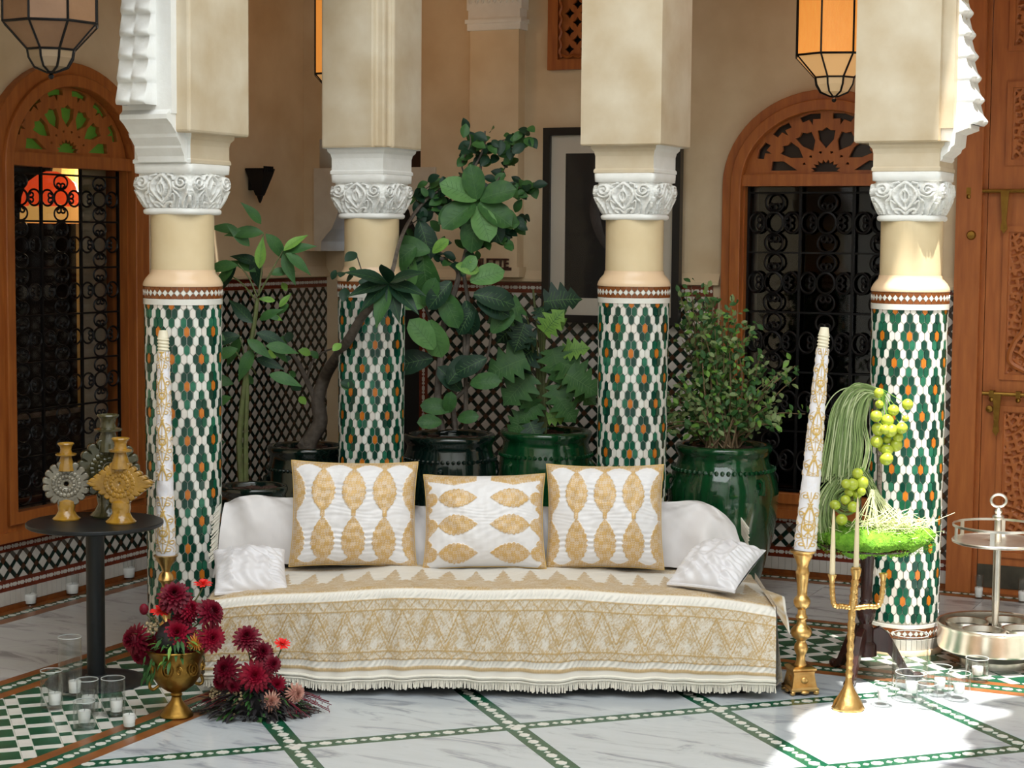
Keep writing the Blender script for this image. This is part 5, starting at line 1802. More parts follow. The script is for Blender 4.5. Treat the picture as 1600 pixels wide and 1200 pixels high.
# fiddle-leaf fig: big glossy leaves in whorls
fid = thing('fiddle_leaf_fig', 'fiddle-leaf fig with large glossy round leaves in the darkest jar', 'plant', POTS['fig'][0] + Vector((-.03, 0, .80)))
m = MB()
stem(m, fid, [Cc(690, 672), Cc(684, 630), Cc(688, 560), Cc(695, 500), Cc(712, 450), Cc(716, 425), Cc(700, 410), Cc(672, 395)], (.022, .010), 8)
stem(m, fid, [Cc(690, 590), Cc(684, 540), Cc(672, 500), Cc(664, 480)], (.012, .007), 7)
stem(m, fid, [Cc(712, 450), Cc(726, 400), Cc(738, 350), Cc(745, 310)], (.012, .009), 7)
stem(m, fid, [Cc(728, 672), Cc(728, 600), Cc(726, 540), Cc(728, 470)], (.014, .010), 7)
stem(m, fid, [Cc(690, 640), Cc(735, 600), Cc(760, 560), Cc(768, 520)], (.012, .006), 7)
m.build('stems', K['bark'], fid, True)
fb = variants('leaf', .23, .17, 'fiddle', [K['leaf'], K['leaf_mid']], bend=.3, fold=.3, wave=.004)
fbd = variants('leaf', .225, .155, 'fiddle', [K['leaf_dark'], K['leaf_dark'], K['leaf']], bend=.4, fold=.3, wave=.005)
fbl = variants('leaf', .20, .13, 'fiddle', [K['leaf_light'], K['leaf']], bend=.25, fold=.25)
whorl = [(745, 312, -.15, .9, 0, .8), (745, 312, -.8, .45, 0, .9), (750, 312, .8, .35, 0, .85), (748, 318, .7, -.35, 0, .9), (742, 318, -.5, -.3, 0, .95), (745, 322, .2, -.45, 0, .9),
         (736, 318, -.85, -.35, 1, .85), (745, 325, -.15, -1, 1, 1.0), (765, 325, .85, -.4, 1, .75), (755, 330, .6, -.8, 1, .8)]
for x, y, dx, dz, dk, s_ in whorl:
    put_leaf(fid, fbd if dk else fb, Cc(x, y, -.08), (dx, -.35, dz), (dx * .2, -1, .5), s_)
for x, y, dx, dz, ms, s_ in ((660, 395, .1, -1, fbd, 1.15), (655, 345, .35, -.85, fbd, .9), (650, 385, -.6, -.45, fb, .9), (672, 393, -.9, .2, fbl, 1.1), (618, 385, .85, -.35, fbl, .8), (640, 395, -.2, -.9, fb, .95), (606, 384, .6, -.5, fbd, .7), (676, 395, .4, .4, fbl, .55),
                             (664, 478, .3, .8, fbl, .8), (664, 478, -.9, .35, fb, .75), (690, 455, .3, -.6, fbd, .9), (705, 440, -.5, -.5, fbd, .8), (740, 460, .9, -.1, fbd, .95), (735, 440, .8, .35, fb, .8), (745, 470, .9, -.3, fbd, .8), (728, 470, .2, -1, fbd, .8), (740, 480, -.5, -.8, fbd, .7),
                             (676, 560, -.9, -.1, fbd, 1.0), (678, 545, -.5, .7, fb, .85), (672, 500, .3, -1, fb, .9), (768, 520, .4, .5, fb, .7), (760, 560, -.8, -.3, fbd, .8), (735, 600, .7, .2, fbd, .7), (700, 600, .4, .6, fbd, .8), (720, 610, -.4, .5, fbd, .75), (705, 640, -.7, .2, fbd, .7), (690, 660, -.9, .1, fb, .55), (715, 655, .7, .2, fb, .5), (700, 645, .1, .6, fb, .5), (745, 420, .5, .8, fb, .6)):
    put_leaf(fid, ms, Cc(x, y, random.uniform(-.15, -.02)), (dx, random.uniform(-.45, -.1), dz), (random.uniform(-.2, .2), -1, .4), s_)

put_leaf(fid, fbl, Cc(712, 415, -.12), (1, -.2, -.15), (0, -1, .3), .62)
put_leaf(fid, fb, Cc(722, 428, -.12), (.55, -.2, .75), (.1, -1, .2), .5)
# monstera
d3 = POTS['mid'][0].y
mon = thing('monstera', 'split-leaf monstera in the jar behind the middle cushion', 'plant', POTS['mid'][0] + Vector((0, 0, .80)))
E_ = lambda x, y, dd=0: at(x, y, d3 + dd)
ml = variants('leaf', .20, .20, 'split', [K['leaf'], K['leaf_dark'], K['leaf']], bend=.3, fold=.22, n=12)
mll = variants('leaf', .18, .17, 'split', [K['leaf_light']], bend=.3, fold=.22, n=12)
m = MB()
mleaves = [(815, 478, -.85, -.3, 0, 1.0), (818, 495, -.7, -.6, 0, 1.0), (820, 505, -.3, -.8, 0, .8), (850, 472, .9, .2, 1, 1.0), (858, 478, .6, -.8, 1, .8), (845, 480, .1, -.4, 0, .6), (838, 530, -.9, .15, 1, .75), (835, 545, -.7, -.5, 0, 1.1), (822, 560, -.9, -.3, 0, 1.15), (830, 585, -.6, -.6, 0, 1.1),
           (850, 520, .35, .5, 1, .9), (862, 545, .3, -.9, 0, 1.0), (880, 550, .8, .25, 1, .8), (875, 565, .75, -.5, 0, 1.1), (885, 585, .85, -.4, 0, 1.0), (890, 600, .9, -.5, 0, .9), (868, 600, .3, -.8, 0, .9), (870, 620, .6, -.7, 0, .85), (845, 630, -.7, -.5, 0, .8), (825, 645, -.6, -.7, 0, .8), (855, 655, .8, .3, 1, .7), (828, 660, .3, -.6, 1, .7), (830, 640, -.2, .9, 0, .7)]
for x, y, dx, dz, lt, s_ in mleaves:
    dd = random.uniform(-.16, .0)
    put_leaf(mon, mll if lt and random.random() < .8 else ml, E_(x, y, dd), (dx, random.uniform(-.5, -.1), dz), (random.uniform(-.2, .2), -1, .55), s_)
    stem(m, mon, [E_(846 + random.uniform(-8, 8), 672), E_(846 + (x - 846) * .25, 640 + (y - 660) * .35), E_(846 + (x - 846) * .7, y + 22, dd * .6), E_(x, y, dd)], (.007, .004), 5, 5)
stem(m, mon, [E_(852, 672), E_(850, 600), E_(843, 530), E_(836, 480), E_(833, 452)], (.011, .006), 7)
m.build('stems', K['bark_green'], mon, True)

# small-leaved bush in the right jar
d4 = POTS['right'][0].y
bush = thing('small_leaved_bush', 'loose twiggy small-leaved bush in the big green jar', 'plant', POTS['right'][0] + Vector((0, 0, .78)))
G_ = lambda x, y, dd=0: at(x, y, d4 + dd)
m = MB()
lv = MB()
lm = leaf_mesh('l', .036, .022, K['leaf_grey'], 'oval', .2, .25, 3)
lverts = [tuple(v.co) for v in lm.vertices]
lfaces = [tuple(p.vertices) for p in lm.polygons]
targets = []
for i in range(74):
    a = random.random()
    if a < .62:
        x, y = random.gauss(1108, 30), random.uniform(455, 640)
        x = 1108 + (x - 1108) * (.6 + .8 * (y - 440) / 220)
    elif a < .82:
        x, y = random.uniform(1130, 1225), random.uniform(555, 690)
    else:
        x, y = random.uniform(1018, 1090), random.uniform(600, 690)
    targets.append((x, y))
targets += [(1250, 595), (1262, 650), (1240, 570), (1030, 640), (1022, 672), (1185, 560), (1175, 510), (1150, 490), (1062, 455), (1080, 450), (1095, 462)]
for x, y in targets:
    dd = random.uniform(-.24, .2)
    b0 = G_(1128 + random.uniform(-26, 26), 700, random.uniform(-.1, .1))
    e = G_(x, y, dd)
    mid = b0.lerp(e, .5) + Vector((random.uniform(-.05, .05), random.uniform(-.05, .05), .06 * abs(x - 1128) / 90))
    c = stem(m, bush, [b0, mid, e + rv(.02)], (.0052, .0018), 4, 7)
    for k, v in enumerate(c[3:]):
        for _ in range(3 if y < 560 else 2):
            q = v + rv(.032) - bush.location
            lv.add(lverts, lfaces, random.choice((0, 0, 1, 1, 2)), axes(q, rv(1) + Vector((0, -.2, .5)), (random.uniform(-.5, .5), -.8, .7), random.uniform(.75, 1.35)))
m.build('twigs', K['twig'], bush, True)
stuff(lv.build('leaves', [K['leaf_grey'], K['leaf'], K['leaf_light']], bush, True))
# ------------------------------------------------------------------ left group: table, ceramic candle holders, tall candle, flowers, glass lights
tb = onfloor(152, 1064)
tbl = thing('pedestal_table', 'round black metal pedestal table at the left, holding the ceramic candle holders', 'table', (at(150, 1000, 7.62).x, 7.62, 0))
ZT = .688
MB().lathe([(0, ZT - .018), (.278, ZT - .018), (.285, ZT - .013), (.285, ZT - .003), (.282, ZT), (0, ZT)], 72).build('table_top', K['black'], tbl, True)
MB().lathe([(.0385, .02), (.0385, ZT - .018)], 32).build('pole', K['black'], tbl, True)
MB().lathe([(0, 0), (.212, 0), (.214, .004), (.205, .012), (.16, .016), (.06, .018), (.05, .026), (.044, .034), (.0385, .036)], 64).build('base', K['black'], tbl, True)

def holder(label, x, y, s, kind, mat, rz, neckmat=None):
    """ceramic candle holder: bell foot, pierced flower or star disc, flange and cup"""
    p = tbl.location + Vector((x, y, ZT))
    r = thing('candle_holder', label, 'candle holder', p, rz, 'ceramic candle holders on the black table')
    MB().lathe([(0, 0), (.062 * s, 0), (.064 * s, .006 * s), (.048 * s, .020 * s), (.036 * s, .042 * s), (.040 * s, .062 * s), (.038 * s, .085 * s), (.02 * s, .095 * s)], 24,
               wob=lambda t, i: 1 + .04 * math.sin(5 * t) * (i in (4, 5))).build('foot', neckmat or mat, r, True)
    zc = .165 * s
    if kind == 'flower':
        n, R = 17, .100 * s
        lp = []
        for i in range(n):
            a = 2 * PI * i / n
            for da, q in ((-.48, .76), (-.26, .97), (-.12, 1.0), (.12, 1.0), (.26, .97), (.48, .76)):
                aa = a + da * 2 * PI / n
                lp.append((R * q * math.cos(aa), zc + R * q * math.sin(aa)))
        hole = [(.017 * s * math.cos(t), zc + .017 * s * math.sin(t)) for t in np.linspace(0, 2 * PI, 16, endpoint=False)]
    else:
        lp = []
        n = 6
        Rx, Rz = .125 * s, .098 * s
        cor = [(Rx, 0), (0, Rz), (-Rx, 0), (0, -Rz)]
        for k in range(4):
            a, b = cor[k], cor[(k + 1) % 4]
            for i in range(n):
                for f, q in ((.0, .88), (.25, 1.07), (.6, 1.07), (.85, .88)):
                    t = (i + f) / n
                    lp.append(((a[0] + (b[0] - a[0]) * t) * q, zc + (a[1] + (b[1] - a[1]) * t) * q))
        hole = [((.030 if i % 2 == 0 else .012) * s * math.cos(i * PI / 8), zc + (.030 if i % 2 == 0 else .012) * s * math.sin(i * PI / 8)) for i in range(16)]
    o = curve_plate('disc', [lp, hole], .030 * s, mat, r, None, .006 * s)
    m = MB()                                            # ridged petals on the face of the disc
    for i in range(22):
        a = 2 * PI * i / 22
        m.ball((.058 * s * math.cos(a), -.018 * s, zc + .054 * s * math.sin(a)), .013 * s, 6, 5, 0, (1, .55, 1))
    for i in range(14):
        a = 2 * PI * (i + .5) / 14
        m.ball((.034 * s * math.cos(a), -.020 * s, zc + .033 * s * math.sin(a)), .010 * s, 6, 5, 0, (1, .6, 1))
    m.build('petals', mat, r, True)
    if kind == 'star':
        MB().ball((0, .0, zc), .02 * s, 8, 6, 0, (1, .5, 1)).build('centre', K['silver'], r, True)
    else:
        MB().lathe([(.017 * s, .0), (.022 * s, .004 * s), (.026 * s, .0)], 18, 0, T(0, -.018 * s, zc) @ RX(PI / 2)).build('centre_ring', K['silver'], r, True)
    z0 = zc + .07 * s
    MB().lathe([(.040 * s, z0 - .01 * s), (.035 * s, z0 + .02 * s), (.027 * s, z0 + .045 * s), (.024 * s, z0 + .055 * s), (.046 * s, z0 + .060 * s), (.048 * s, z0 + .067 * s), (.028 * s, z0 + .072 * s), (.024 * s, z0 + .085 * s),
                (.028 * s, z0 + .10 * s), (.038 * s, z0 + .112 * s), (.036 * s, z0 + .116 * s), (.022 * s, z0 + .105 * s)], 24).build('neck_and_cup', neckmat or mat, r, True)
    return r
sc = 7.62 / F
holder('grey toothed flower-shaped ceramic candle holder with an amber foot, leftmost on the table', (101 - 150) * sc, .05, .93, 'flower', K['pewter'], rad(14), K['amber'])
holder('amber diamond-shaped toothed ceramic candle holder, rightmost on the table', (193 - 150) * sc - .0, -.02, 1.02, 'star', K['amber'], rad(-6))
holder('tall dark olive ceramic candle holder standing behind the grey and amber ones', (163 - 150) * sc - .01, .155, 1.25, 'flower', K['olive'], rad(20))

def turned_stick(root, prof, mat, n=24, name='stick'):
    return MB().lathe(prof, n).build(name, mat, root, True, sharp=50)
def pillar_candle(label, loc, h, rb, rt, lean, rz, seed):
    """tall tapering decorated candle: white wax with raised gold scrollwork and a twisted bare top"""
    root = thing('pillar_candle', label, 'candle', loc, rz, 'tall gold-decorated candles')
    Ml = lean
    na, nz = 72, 420
    a = np.linspace(0, 2 * PI, na, endpoint=False)[:, None]
    z = np.linspace(0, h * .905, nz)[None, :]
    R = rb + (rt - rb) * (z / h)
    u = ((a + seed) % (PI / 1.0)) / PI * 2 - 1                # two panels round the candle
    per = .20
    v = (z / per) % 1
    X = np.abs(u) * 1.0
    st = np.zeros(np.broadcast(a, z).shape)
    def ridge(d, w):
        return np.clip(1 - np.abs(d) / w, 0, 1)
    st = np.maximum(st, ridge(X - .0, .05) * ((v > .1) & (v < .92)))
    st = np.maximum(st, ridge(X - (.42 * np.sin(v * PI)), .07))
    st = np.maximum(st, ridge(X - .30 * np.abs(np.sin(v * 2 * PI + .5)), .07) * (v > .3))
    st = np.maximum(st, ridge(np.hypot(X * 1.0, (v - .5) * 4.0) - .28, .10))
    st = np.maximum(st, ridge(np.hypot(X - .62, (v - .3) * 5) - .2, .09))
    st = np.maximum(st, ridge(np.hypot(X - .55, (v - .78) * 5) - .18, .09))
    st = np.maximum(st, ridge(X - .78 * np.abs(np.sin(v * 3 * PI + .4)), .06) * (np.abs(v - .5) < .42))
    st = np.maximum(st, ridge(np.hypot(X - .34, (v - .14) * 5) - .16, .08))
    st = np.maximum(st, ridge(np.hypot(X - .86, (v - .56) * 5) - .14, .08))
    st = np.maximum(st, ridge(X - .98, .06) * np.clip(np.sin(z * 160) + .4, 0, 1))
    lo = np.clip((.03 - np.abs(z - .02)) / .02, 0, 1)
    gold = np.clip(st * 1.6, 0, 1) * (z > .012)
    gold = np.where((z < .012), 0, gold)
    gap = (np.abs((z / h) - .30) < .035)
    gold = np.where(gap, gold * .08, gold)
    r = R + .003 * gold + .0008 * np.sin(z * 90 + a * 3)
    V = np.stack([r * np.cos(a), r * np.sin(a), z + 0 * a], -1)
    link('decorated_wax', grid_mesh('decorated_wax', V, CANDLE, gold, close_u=True), root, Ml)
    # twisted bare top
    zt = h * .905
    nz = 90
    z = np.linspace(0, h * .095, nz)[None, :]
    q = z / (h * .095)
    r = rt * (1.02 + .10 * np.where(q < .62, np.sin(q / .62 * 4 * 2 * PI + a), 0) - .30 * np.clip((q - .62) / .38, 0, 1))
    r = np.where(q > .985, r * .0 + .001, r)
    V = np.stack([r * np.cos(a), r * np.sin(a), zt + z + 0 * a], -1)
    link('twisted_tip', grid_mesh('twisted_tip', V, K['wax'], close_u=True), root, Ml)
    MB().tube([(0, 0, h - .004), (.002, 0, h + .012)], .0022, 6).build('wick', K['iron'], root, False, Ml)
    return root
CANDLE = gold_fabric('gold_relief_wax', lin(234, 231, 236), lin(204, 164, 72))
cl = at(260, 1000, 7.90)
ZL = .500
st = thing('candlestick', 'brass candlestick behind the burgundy flowers, under the left tall candle', 'candlestick', (cl.x, cl.y, 0))
STICK = [(0, 0), (.075, 0), (.078, .012), (.060, .03), (.034, .05), (.022, .09), (.020, .16), (.034, .175), (.034, .19), (.018, .205), (.020, .25), (.028, .30), (.030, .33), (.018, .35), (.020, .37), (.036, .39), (.030, .41), (.017, .425), (.022, .445), (.032, .462),
         (.044, .478), (.046, .488), (.052, .492), (.054, .498), (.045, .500), (0, .500)]
turned_stick(st, STICK, K['brass'])
pillar_candle('tall white and gold relief candle in front of the left tiled column', (cl.x, cl.y, ZL), .985, .0425, .024, RY(rad(-.5)), 1.1, 1.2)

# burgundy flowers
def bloom_mesh(name, R, mat, rows=6, n=13, dome=.75, petal_w=1.15, curl=.25, hollow=True, flat=False):
    """many-petalled bloom facing +Z"""
    m = MB()
    for k in range(rows):
        t = (k + .5) / rows                       # 0 centre .. 1 outside
        tilt = (1 - t) * PI / 2 * .92 + (.02 if not flat else -.1)
        L = R * (.42 + .58 * t)
        nn = max(5, int(n * (.45 + .55 * t)))
        z0 = R * dome * (1 - t) * .55 if not flat else 0
        for i in range(nn):
            a = 2 * PI * (i + .5 * (k % 2)) / nn + random.uniform(-.08, .08)
            w = petal_w * PI * L / nn * random.uniform(.85, 1.1)
            el = tilt + random.uniform(-.10, .10)
            c, s = math.cos(a), math.sin(a)
            pts = []
            for j, (q, ww) in enumerate(((.06, .35), (.5, .9), (.82, 1.0), (1.0, .35))):
                rr = L * q
                x = rr * math.cos(el)
                z = z0 + rr * math.sin(el) - (curl * R * q * q * t)
                for sgn in (-1, 1):
                    y = sgn * w * ww * .5
                    zz = z + .25 * w * ww * .5
                    pts.append((c * x - s * y, s * x + c * y, zz))
            m.add(pts, [(0, 1, 3, 2), (2, 3, 5, 4), (4, 5, 7, 6)])
    if not flat:
        m.ball((0, 0, R * .12), R * .42, 8, 5)
    return m.mesh(name, mat, True)
def flowerset(root, items, depth):
    for px, py, rpx, kind, face in items:
        dd = depth + random.uniform(-.03, .03)
        p = at(px, py, dd) - root.location
        R = rpx * dd / F * (1.22 if kind in 'dc' else 1.25 if kind == 'r' else 1.1)
        mt = {'d': 'dahlia', 'c': 'dahlia_b', 'r': 'scarlet', 'p': 'dusty', 't': 'tan_flower', 'o': 'orange_flower', 'b': 'dahlia'}[kind]
        if kind in 'dc':
            me = bloom_mesh('dahlia_bloom', R, K[mt], 7, 18)
            nm = 'dahlia_bloom'
        elif kind == 'r':
            me = bloom_mesh('red_bloom', R, K[mt], 2, 16, flat=True, curl=.1)
            nm = 'red_bloom'
        elif kind == 'o':
            me = bloom_mesh('spider_bloom', R, K[mt], 6, 20, petal_w=.6)
            nm = 'spider_bloom'
        elif kind == 'p':
            me = bloom_mesh('dusty_bloom', R, K[mt], 6, 20, petal_w=.9)
            nm = 'dusty_bloom'
        elif kind == 'b':
            me = MB().ball((0, 0, 0), R, 8, 6, 0, (1, 1, 1.2)).mesh('flower_bud', K[mt], True)
            nm = 'flower_bud'
        else:
            m = MB()
            for _ in range(26):
                a, q = random.uniform(0, 6.28), random.random() ** .5
                m.ball((R * q * math.cos(a), R * q * math.sin(a), R * .25 * (1 - q * q) + random.uniform(0, R * .1)), R * .17, 6, 4)
            me = m.mesh('yarrow_head', K[mt], True)
            nm = 'yarrow_head'
        link(nm, me, root, axes(p, Vector(face).cross(Vector((1, 0, .01))), face))
def urn_at(px, py):
    p = onfloor(px, py)
    r = thing('brass_urn', 'aged brass footed urn holding burgundy dahlias, in front of the left tiled column', 'urn', p)
    MB().lathe([(0, 0), (.062, 0), (.066, .006), (.064, .014), (.056, .022), (.046, .036), (.034, .05), (.022, .066), (.019, .08), (.024, .088), (.020, .096), (.040, .106), (.070, .128), (.092, .160), (.100, .186), (.097, .20), (.098, .214), (.112, .248), (.126, .268), (.130, .274),
                (.126, .278), (.112, .264), (.095, .22), (.09, .19)], 48).build('bowl', K['brass_old'], r, True)
    m = MB()
    for k in range(6):
        A = RZ(2 * PI * k / 6 + .35)
        m.tube([(.101, .022 * math.cos(t), .205 + .026 * math.sin(t)) for t in np.linspace(0, 2 * PI, 20, endpoint=False)], .0035, 5, 0, A, closed=True)
        m.tube([(.103, .011 * math.cos(t), .205 + .013 * math.sin(t)) for t in np.linspace(0, 2 * PI, 14, endpoint=False)], .0030, 5, 0, A, closed=True)
        m.tube([(.100, .050 + .012 * math.cos(t) * (1 - t / 16), .205 + .018 * math.sin(t) * (1 - t / 16)) for t in np.linspace(0, 10, 26)], .0028, 4, 0, A)
    m.build('medallions', K['brass_old'], r, True)
    for k in range(2):
        MB().tube(bez([(.072, 0, .13), (.094, 0, .118), (.108, 0, .128), (.104, 0, .148), (.095, 0, .155)], 6), [.0065] * 25, 8, 0, RZ(PI * k + .5)).build('handle', K['brass_old'], r, True)
    return r
urn = urn_at(276, 1119)
uz = .27
fa = thing('flower_arrangement', 'burgundy dahlias and two scarlet blooms spilling from the brass urn', 'flowers', urn.location + Vector((0, 0, .262)))
ud = urn.location.y
flowerset(fa, [(273, 933, 25, 'd', (.1, -.7, .6)), (295, 952, 17, 'c', (.6, -.6, .4)), (214, 1000, 24, 'd', (-.6, -.75, .2)), (243, 1008, 20, 'd', (-.3, -.8, -.2)), (279, 990, 26, 'c', (0, -.9, .35)), (329, 997, 22, 'c', (.4, -.85, .2)), (328, 958, 22, 'd', (.6, -.6, .45)),
               (288, 966, 18, 'd', (.2, -.5, .7)), (222, 1022, 18, 'd', (-.4, -.8, -.3)), (300, 1012, 18, 'd', (.2, -.9, -.1)), (255, 1020, 17, 'd', (0, -.9, -.2)), (251, 957, 17, 'r', (-.05, -.35, .95)), (317, 914, 15, 'r', (.1, -.18, 1)), (237, 978, 14, 't', (-.2, -.7, .7)), (306, 1006, 17, 'o', (.2, -.9, .2)), (225, 952, 7, 'b', (0, 0, 1)),
               (262, 945, 14, 'd', (-.6, -.6, .3))], ud - .04)
m = MB()
L0 = fa.location
for px, py in ((273, 940), (214, 1004), (279, 996), (329, 1000), (326, 962), (251, 962), (317, 918), (237, 982), (225, 956), (306, 1008)):
    e = at(px, py, ud - .02) - L0
    m.tube(bez([(0, 0, -.06), (e.x * .4, e.y * .5, e.z * .5), e], 6), .0032, 5)
m.build('stems', K['bark_green'], fa, True)
m = MB()
lf = leaf_mesh('l', .05, .012, K['leaf'], 'lance', .3, .2, 3)
lvv, lff = [tuple(v.co) for v in lf.vertices], [tuple(p.vertices) for p in lf.polygons]
m.ball((0, -.01, .05), .085, 10, 7, 2, (1, .9, .9))
for _ in range(190):
    a = random.uniform(0, 2 * PI)
    q = random.uniform(.03, .125)
    m.add(lvv, lff, random.choice((0, 0, 1)), axes((q * math.cos(a), q * math.sin(a), random.uniform(-.02, .08)), (math.cos(a), math.sin(a), random.uniform(-.6, .8)), (0, 0, 1), random.uniform(.7, 1.3)))
for _ in range(60):                                     # trailing fern on the left rim
    a = random.uniform(PI * .9, PI * 1.25)
    q = random.uniform(.10, .145)
    m.add(lvv, lff, 0, axes((q * math.cos(a) * .9, q * math.sin(a), random.uniform(-.10, .0)), (math.cos(a) * .3, math.sin(a) * .3, -1), (0, -1, 0), random.uniform(.6, 1.0)))
stuff(m.build('foliage', [K['leaf'], K['leaf_light'], K['leaf_black']], fa, True))

bq = onfloor(402, 1112)
fb2 = thing('flower_arrangement', 'low floor bouquet of burgundy and dusty rose flowers in dark foliage, against the sofa front', 'flowers', bq)
flowerset(fb2, [(386, 998, 21, 'd', (.05, -.75, .6)), (409, 1020, 18, 'd', (.3, -.8, .4)), (441, 1007, 13, 'r', (.2, -.45, .9)), (355, 1047, 22, 'd', (-.3, -.85, .35)), (399, 1056, 24, 'c', (.05, -.95, .25)), (432, 1069, 14, 'c', (.2, -.95, .1)), (424, 1096, 18, 'p', (.1, -.95, .2)), (461, 1083, 17, 'p', (.5, -.8, .1)),
                 (368, 1089, 14, 't', (-.1, -.95, .1)), (338, 1086, 12, 't', (-.4, -.8, .2)), (357, 1126, 14, 't', (-.2, -.9, .2)), (366, 1072, 12, 'd', (-.2, -.9, .0)), (410, 1040, 13, 'd', (0, -.8, .5)), (425, 1038, 14, 'd', (.4, -.8, .3)), (345, 1066, 13, 'd', (-.4, -.8, 0))], bq.y - .08)
m = MB()
L0 = fb2.location
for px, py in ((386, 1004), (409, 1026), (441, 1011), (355, 1052), (399, 1060), (432, 1074), (424, 1100), (461, 1086), (368, 1092)):
    e = at(px, py, bq.y - .06) - L0
    m.tube(bez([(0, 0, .02), (e.x * .5, e.y * .4, e.z * .55), e], 6), .003, 5)
m.build('stems', K['bark_green'], fb2, True)
m = MB()
m.ball((0, -.01, .05), .085, 10, 7, 0, (1.5, .8, 1.25))
for _ in range(560):
    a = random.uniform(0, 2 * PI)
    q = random.random() ** .6
    x, y = q * .20 * math.cos(a), q * .11 * math.sin(a) - .02
    z = max(.006, (1 - q) * .16 + random.uniform(-.03, .03))
    m.add(lvv, lff, random.choice((0, 0, 0, 0, 1)), axes((x, y, z), (math.cos(a), math.sin(a) * .8 - .2, random.uniform(-.1, .5)), (0, 0, 1), random.uniform(.8, 1.7)))
for _ in range(26):
    a = random.uniform(-.9, .25) if random.random() < .6 else random.uniform(PI - .3, PI + .9)
    e = Vector((math.cos(a) * random.uniform(.2, .31), math.sin(a) * .16, random.uniform(.005, .06)))
    m.tube(bez([(0, 0, .05), e * .6 + Vector((0, 0, .05)), e], 5), .0016, 4, 2)
    for _k in range(4):
        q = e * random.uniform(.75, 1.0)
        m.add(lvv, lff, 2, axes(q, rv(1), (0, 0, 1), .35))
stuff(m.build('foliage', [K['leaf_black'], K['leaf'], K['dahlia']], fb2, True))

# glass cylinder lights
def cyl_glass(label, p, r, h, group):
    o = thing('glass_cylinder', label, 'glass', p, 0, group)
    MB().lathe([(0, .002), (r * .96, .002), (r, .006), (r, h), (r - .0022, h + .001), (r - .003, h - .001), (r - .003, .010), (0, .009)], 36).build('glass_wall', K['glass'], o, True)
    MB().lathe([(r - .0025, h - .0015), (r + .0006, h - .001), (r + .0002, h + .0015), (r - .0025, h + .001)], 36).build('rim', K['glass_rim'], o, True)
    return o
K['glass_rim'] = pm('glass_rim', lin(205, 210, 208), .08, 0, spec=1.0)
def votive(label, p, r, h, group, fill=.72):
    o = thing('votive_candle', label, 'candle', p, 0, group)
    MB().lathe([(0, .004), (r * .80, .004), (r * .85, .0), (r * .84, .01), (r, h), (r - .002, h), (r * .82, .012), (0, .012)], 24).build('glass_cup', K['glass'], o, True)
    wx = MB().lathe([(0, .013), (r * .80, .013), (r * .92, h * fill - .004), (r * .86, h * fill), (0, h * fill - .002)], 24).build('wax', K['wax_white'], o, True)
    MB().tube([(0, 0, h * fill - .003), (.002, 0, h * fill + .008)], .001, 5).build('wick', K['iron'], wx)
    return o
GL, GV = 'glass cylinders on the checkered floor at the left', 'white votive candles on the checkered floor at the left'
for px, py, rpx, top, lb in ((81, 1107, 17.5, 1046, 'medium glass cylinder, leftmost on the checkered floor'), (110, 1087, 18.5, 993, 'tallest glass cylinder on the checkered floor, left of the table base'),
                             (137, 1118, 17.5, 1060, 'medium glass cylinder in the middle of the left floor lights'), (177, 1117, 19, 1058, 'medium glass cylinder just in front of the table base'),
                             (132, 1139, 17.5, 1094, 'shortest and nearest glass cylinder of the left floor lights')):
    p = onfloor(px, py)
    s = p.y / F
    cyl_glass(lb, p, rpx * s, (py - top) * s * 1.01, GL)
for px, py, lb in ((86, 1109, 'white votive inside the leftmost glass cylinder'), (117, 1090, 'white votive in the tallest left glass cylinder'), (138, 1114, 'white votive in the middle left glass cylinder, partly hidden by the nearest one'),
                   (182, 1120, 'white votive in the glass cylinder before the table base'), (132, 1137, 'white votive inside the nearest left glass cylinder'), (202, 1139, 'white votive standing without a cylinder, left of the brass urn')):
    p = onfloor(px, py)
    s = p.y / F
    votive(lb, p + Vector((0, 0, .0102 if px != 202 else 0)), 11 * s, 33 * s, GV)
for px, py, lb in ((47, 946, 'faint glass candle by the left wall, left of the other two'), (113, 930, 'faint glass candle by the left wall, just left of the table pole'), (201, 905, 'faint glass candle by the left wall, right of the table pole')):
    p = onfloor(px, py)
    s = p.y / F
    votive(lb, p, 11 * s, 34 * s, 'glass candles along the left wall', .55)
# ------------------------------------------------------------------ right group: candlestick, candelabra, moss arrangement, silver stand, glass lights
p = onfloor(1250, 1082)
st = thing('candlestick', 'tall gilded turned candlestick with a square clawed foot, right of the sofa', 'candlestick', p, rad(12))
m = MB()
def sq(prof, mi=0, rot=0.0):
    q = square_prof(prof, (0, 0, 0, 0))
    m.add([RZ(rot) @ Vector(v) for v in q.v], q.f, mi)
sq([(.060, .018), (.062, .026), (.054, .034), (.050, .055), (.045, .085), (.046, .098), (.052, .104), (.052, .112), (.040, .118), (.0, .120)])
m.build('foot', K['brass'], st)
m = MB()
for k in range(4):
    A = RZ(PI / 4 + k * PI / 2)
    m.ball((.072, 0, .012), .012, 8, 6, 0, (1.2, 1, 1), A)
    m.tube([(.05, 0, .03), (.066, 0, .026), (.074, 0, .014)], [.008, .009, .010], 6, 0, A)
    A = RZ(k * PI / 2)
    m.ball((.058, 0, .014), .010, 8, 6, 0, (1, 2.0, .8), A)
    m.ball((.050, 0, .062), .012, 8, 6, 0, (.5, 1.4, 1.3), A)
m.build('claw', K['brass'], st, True)
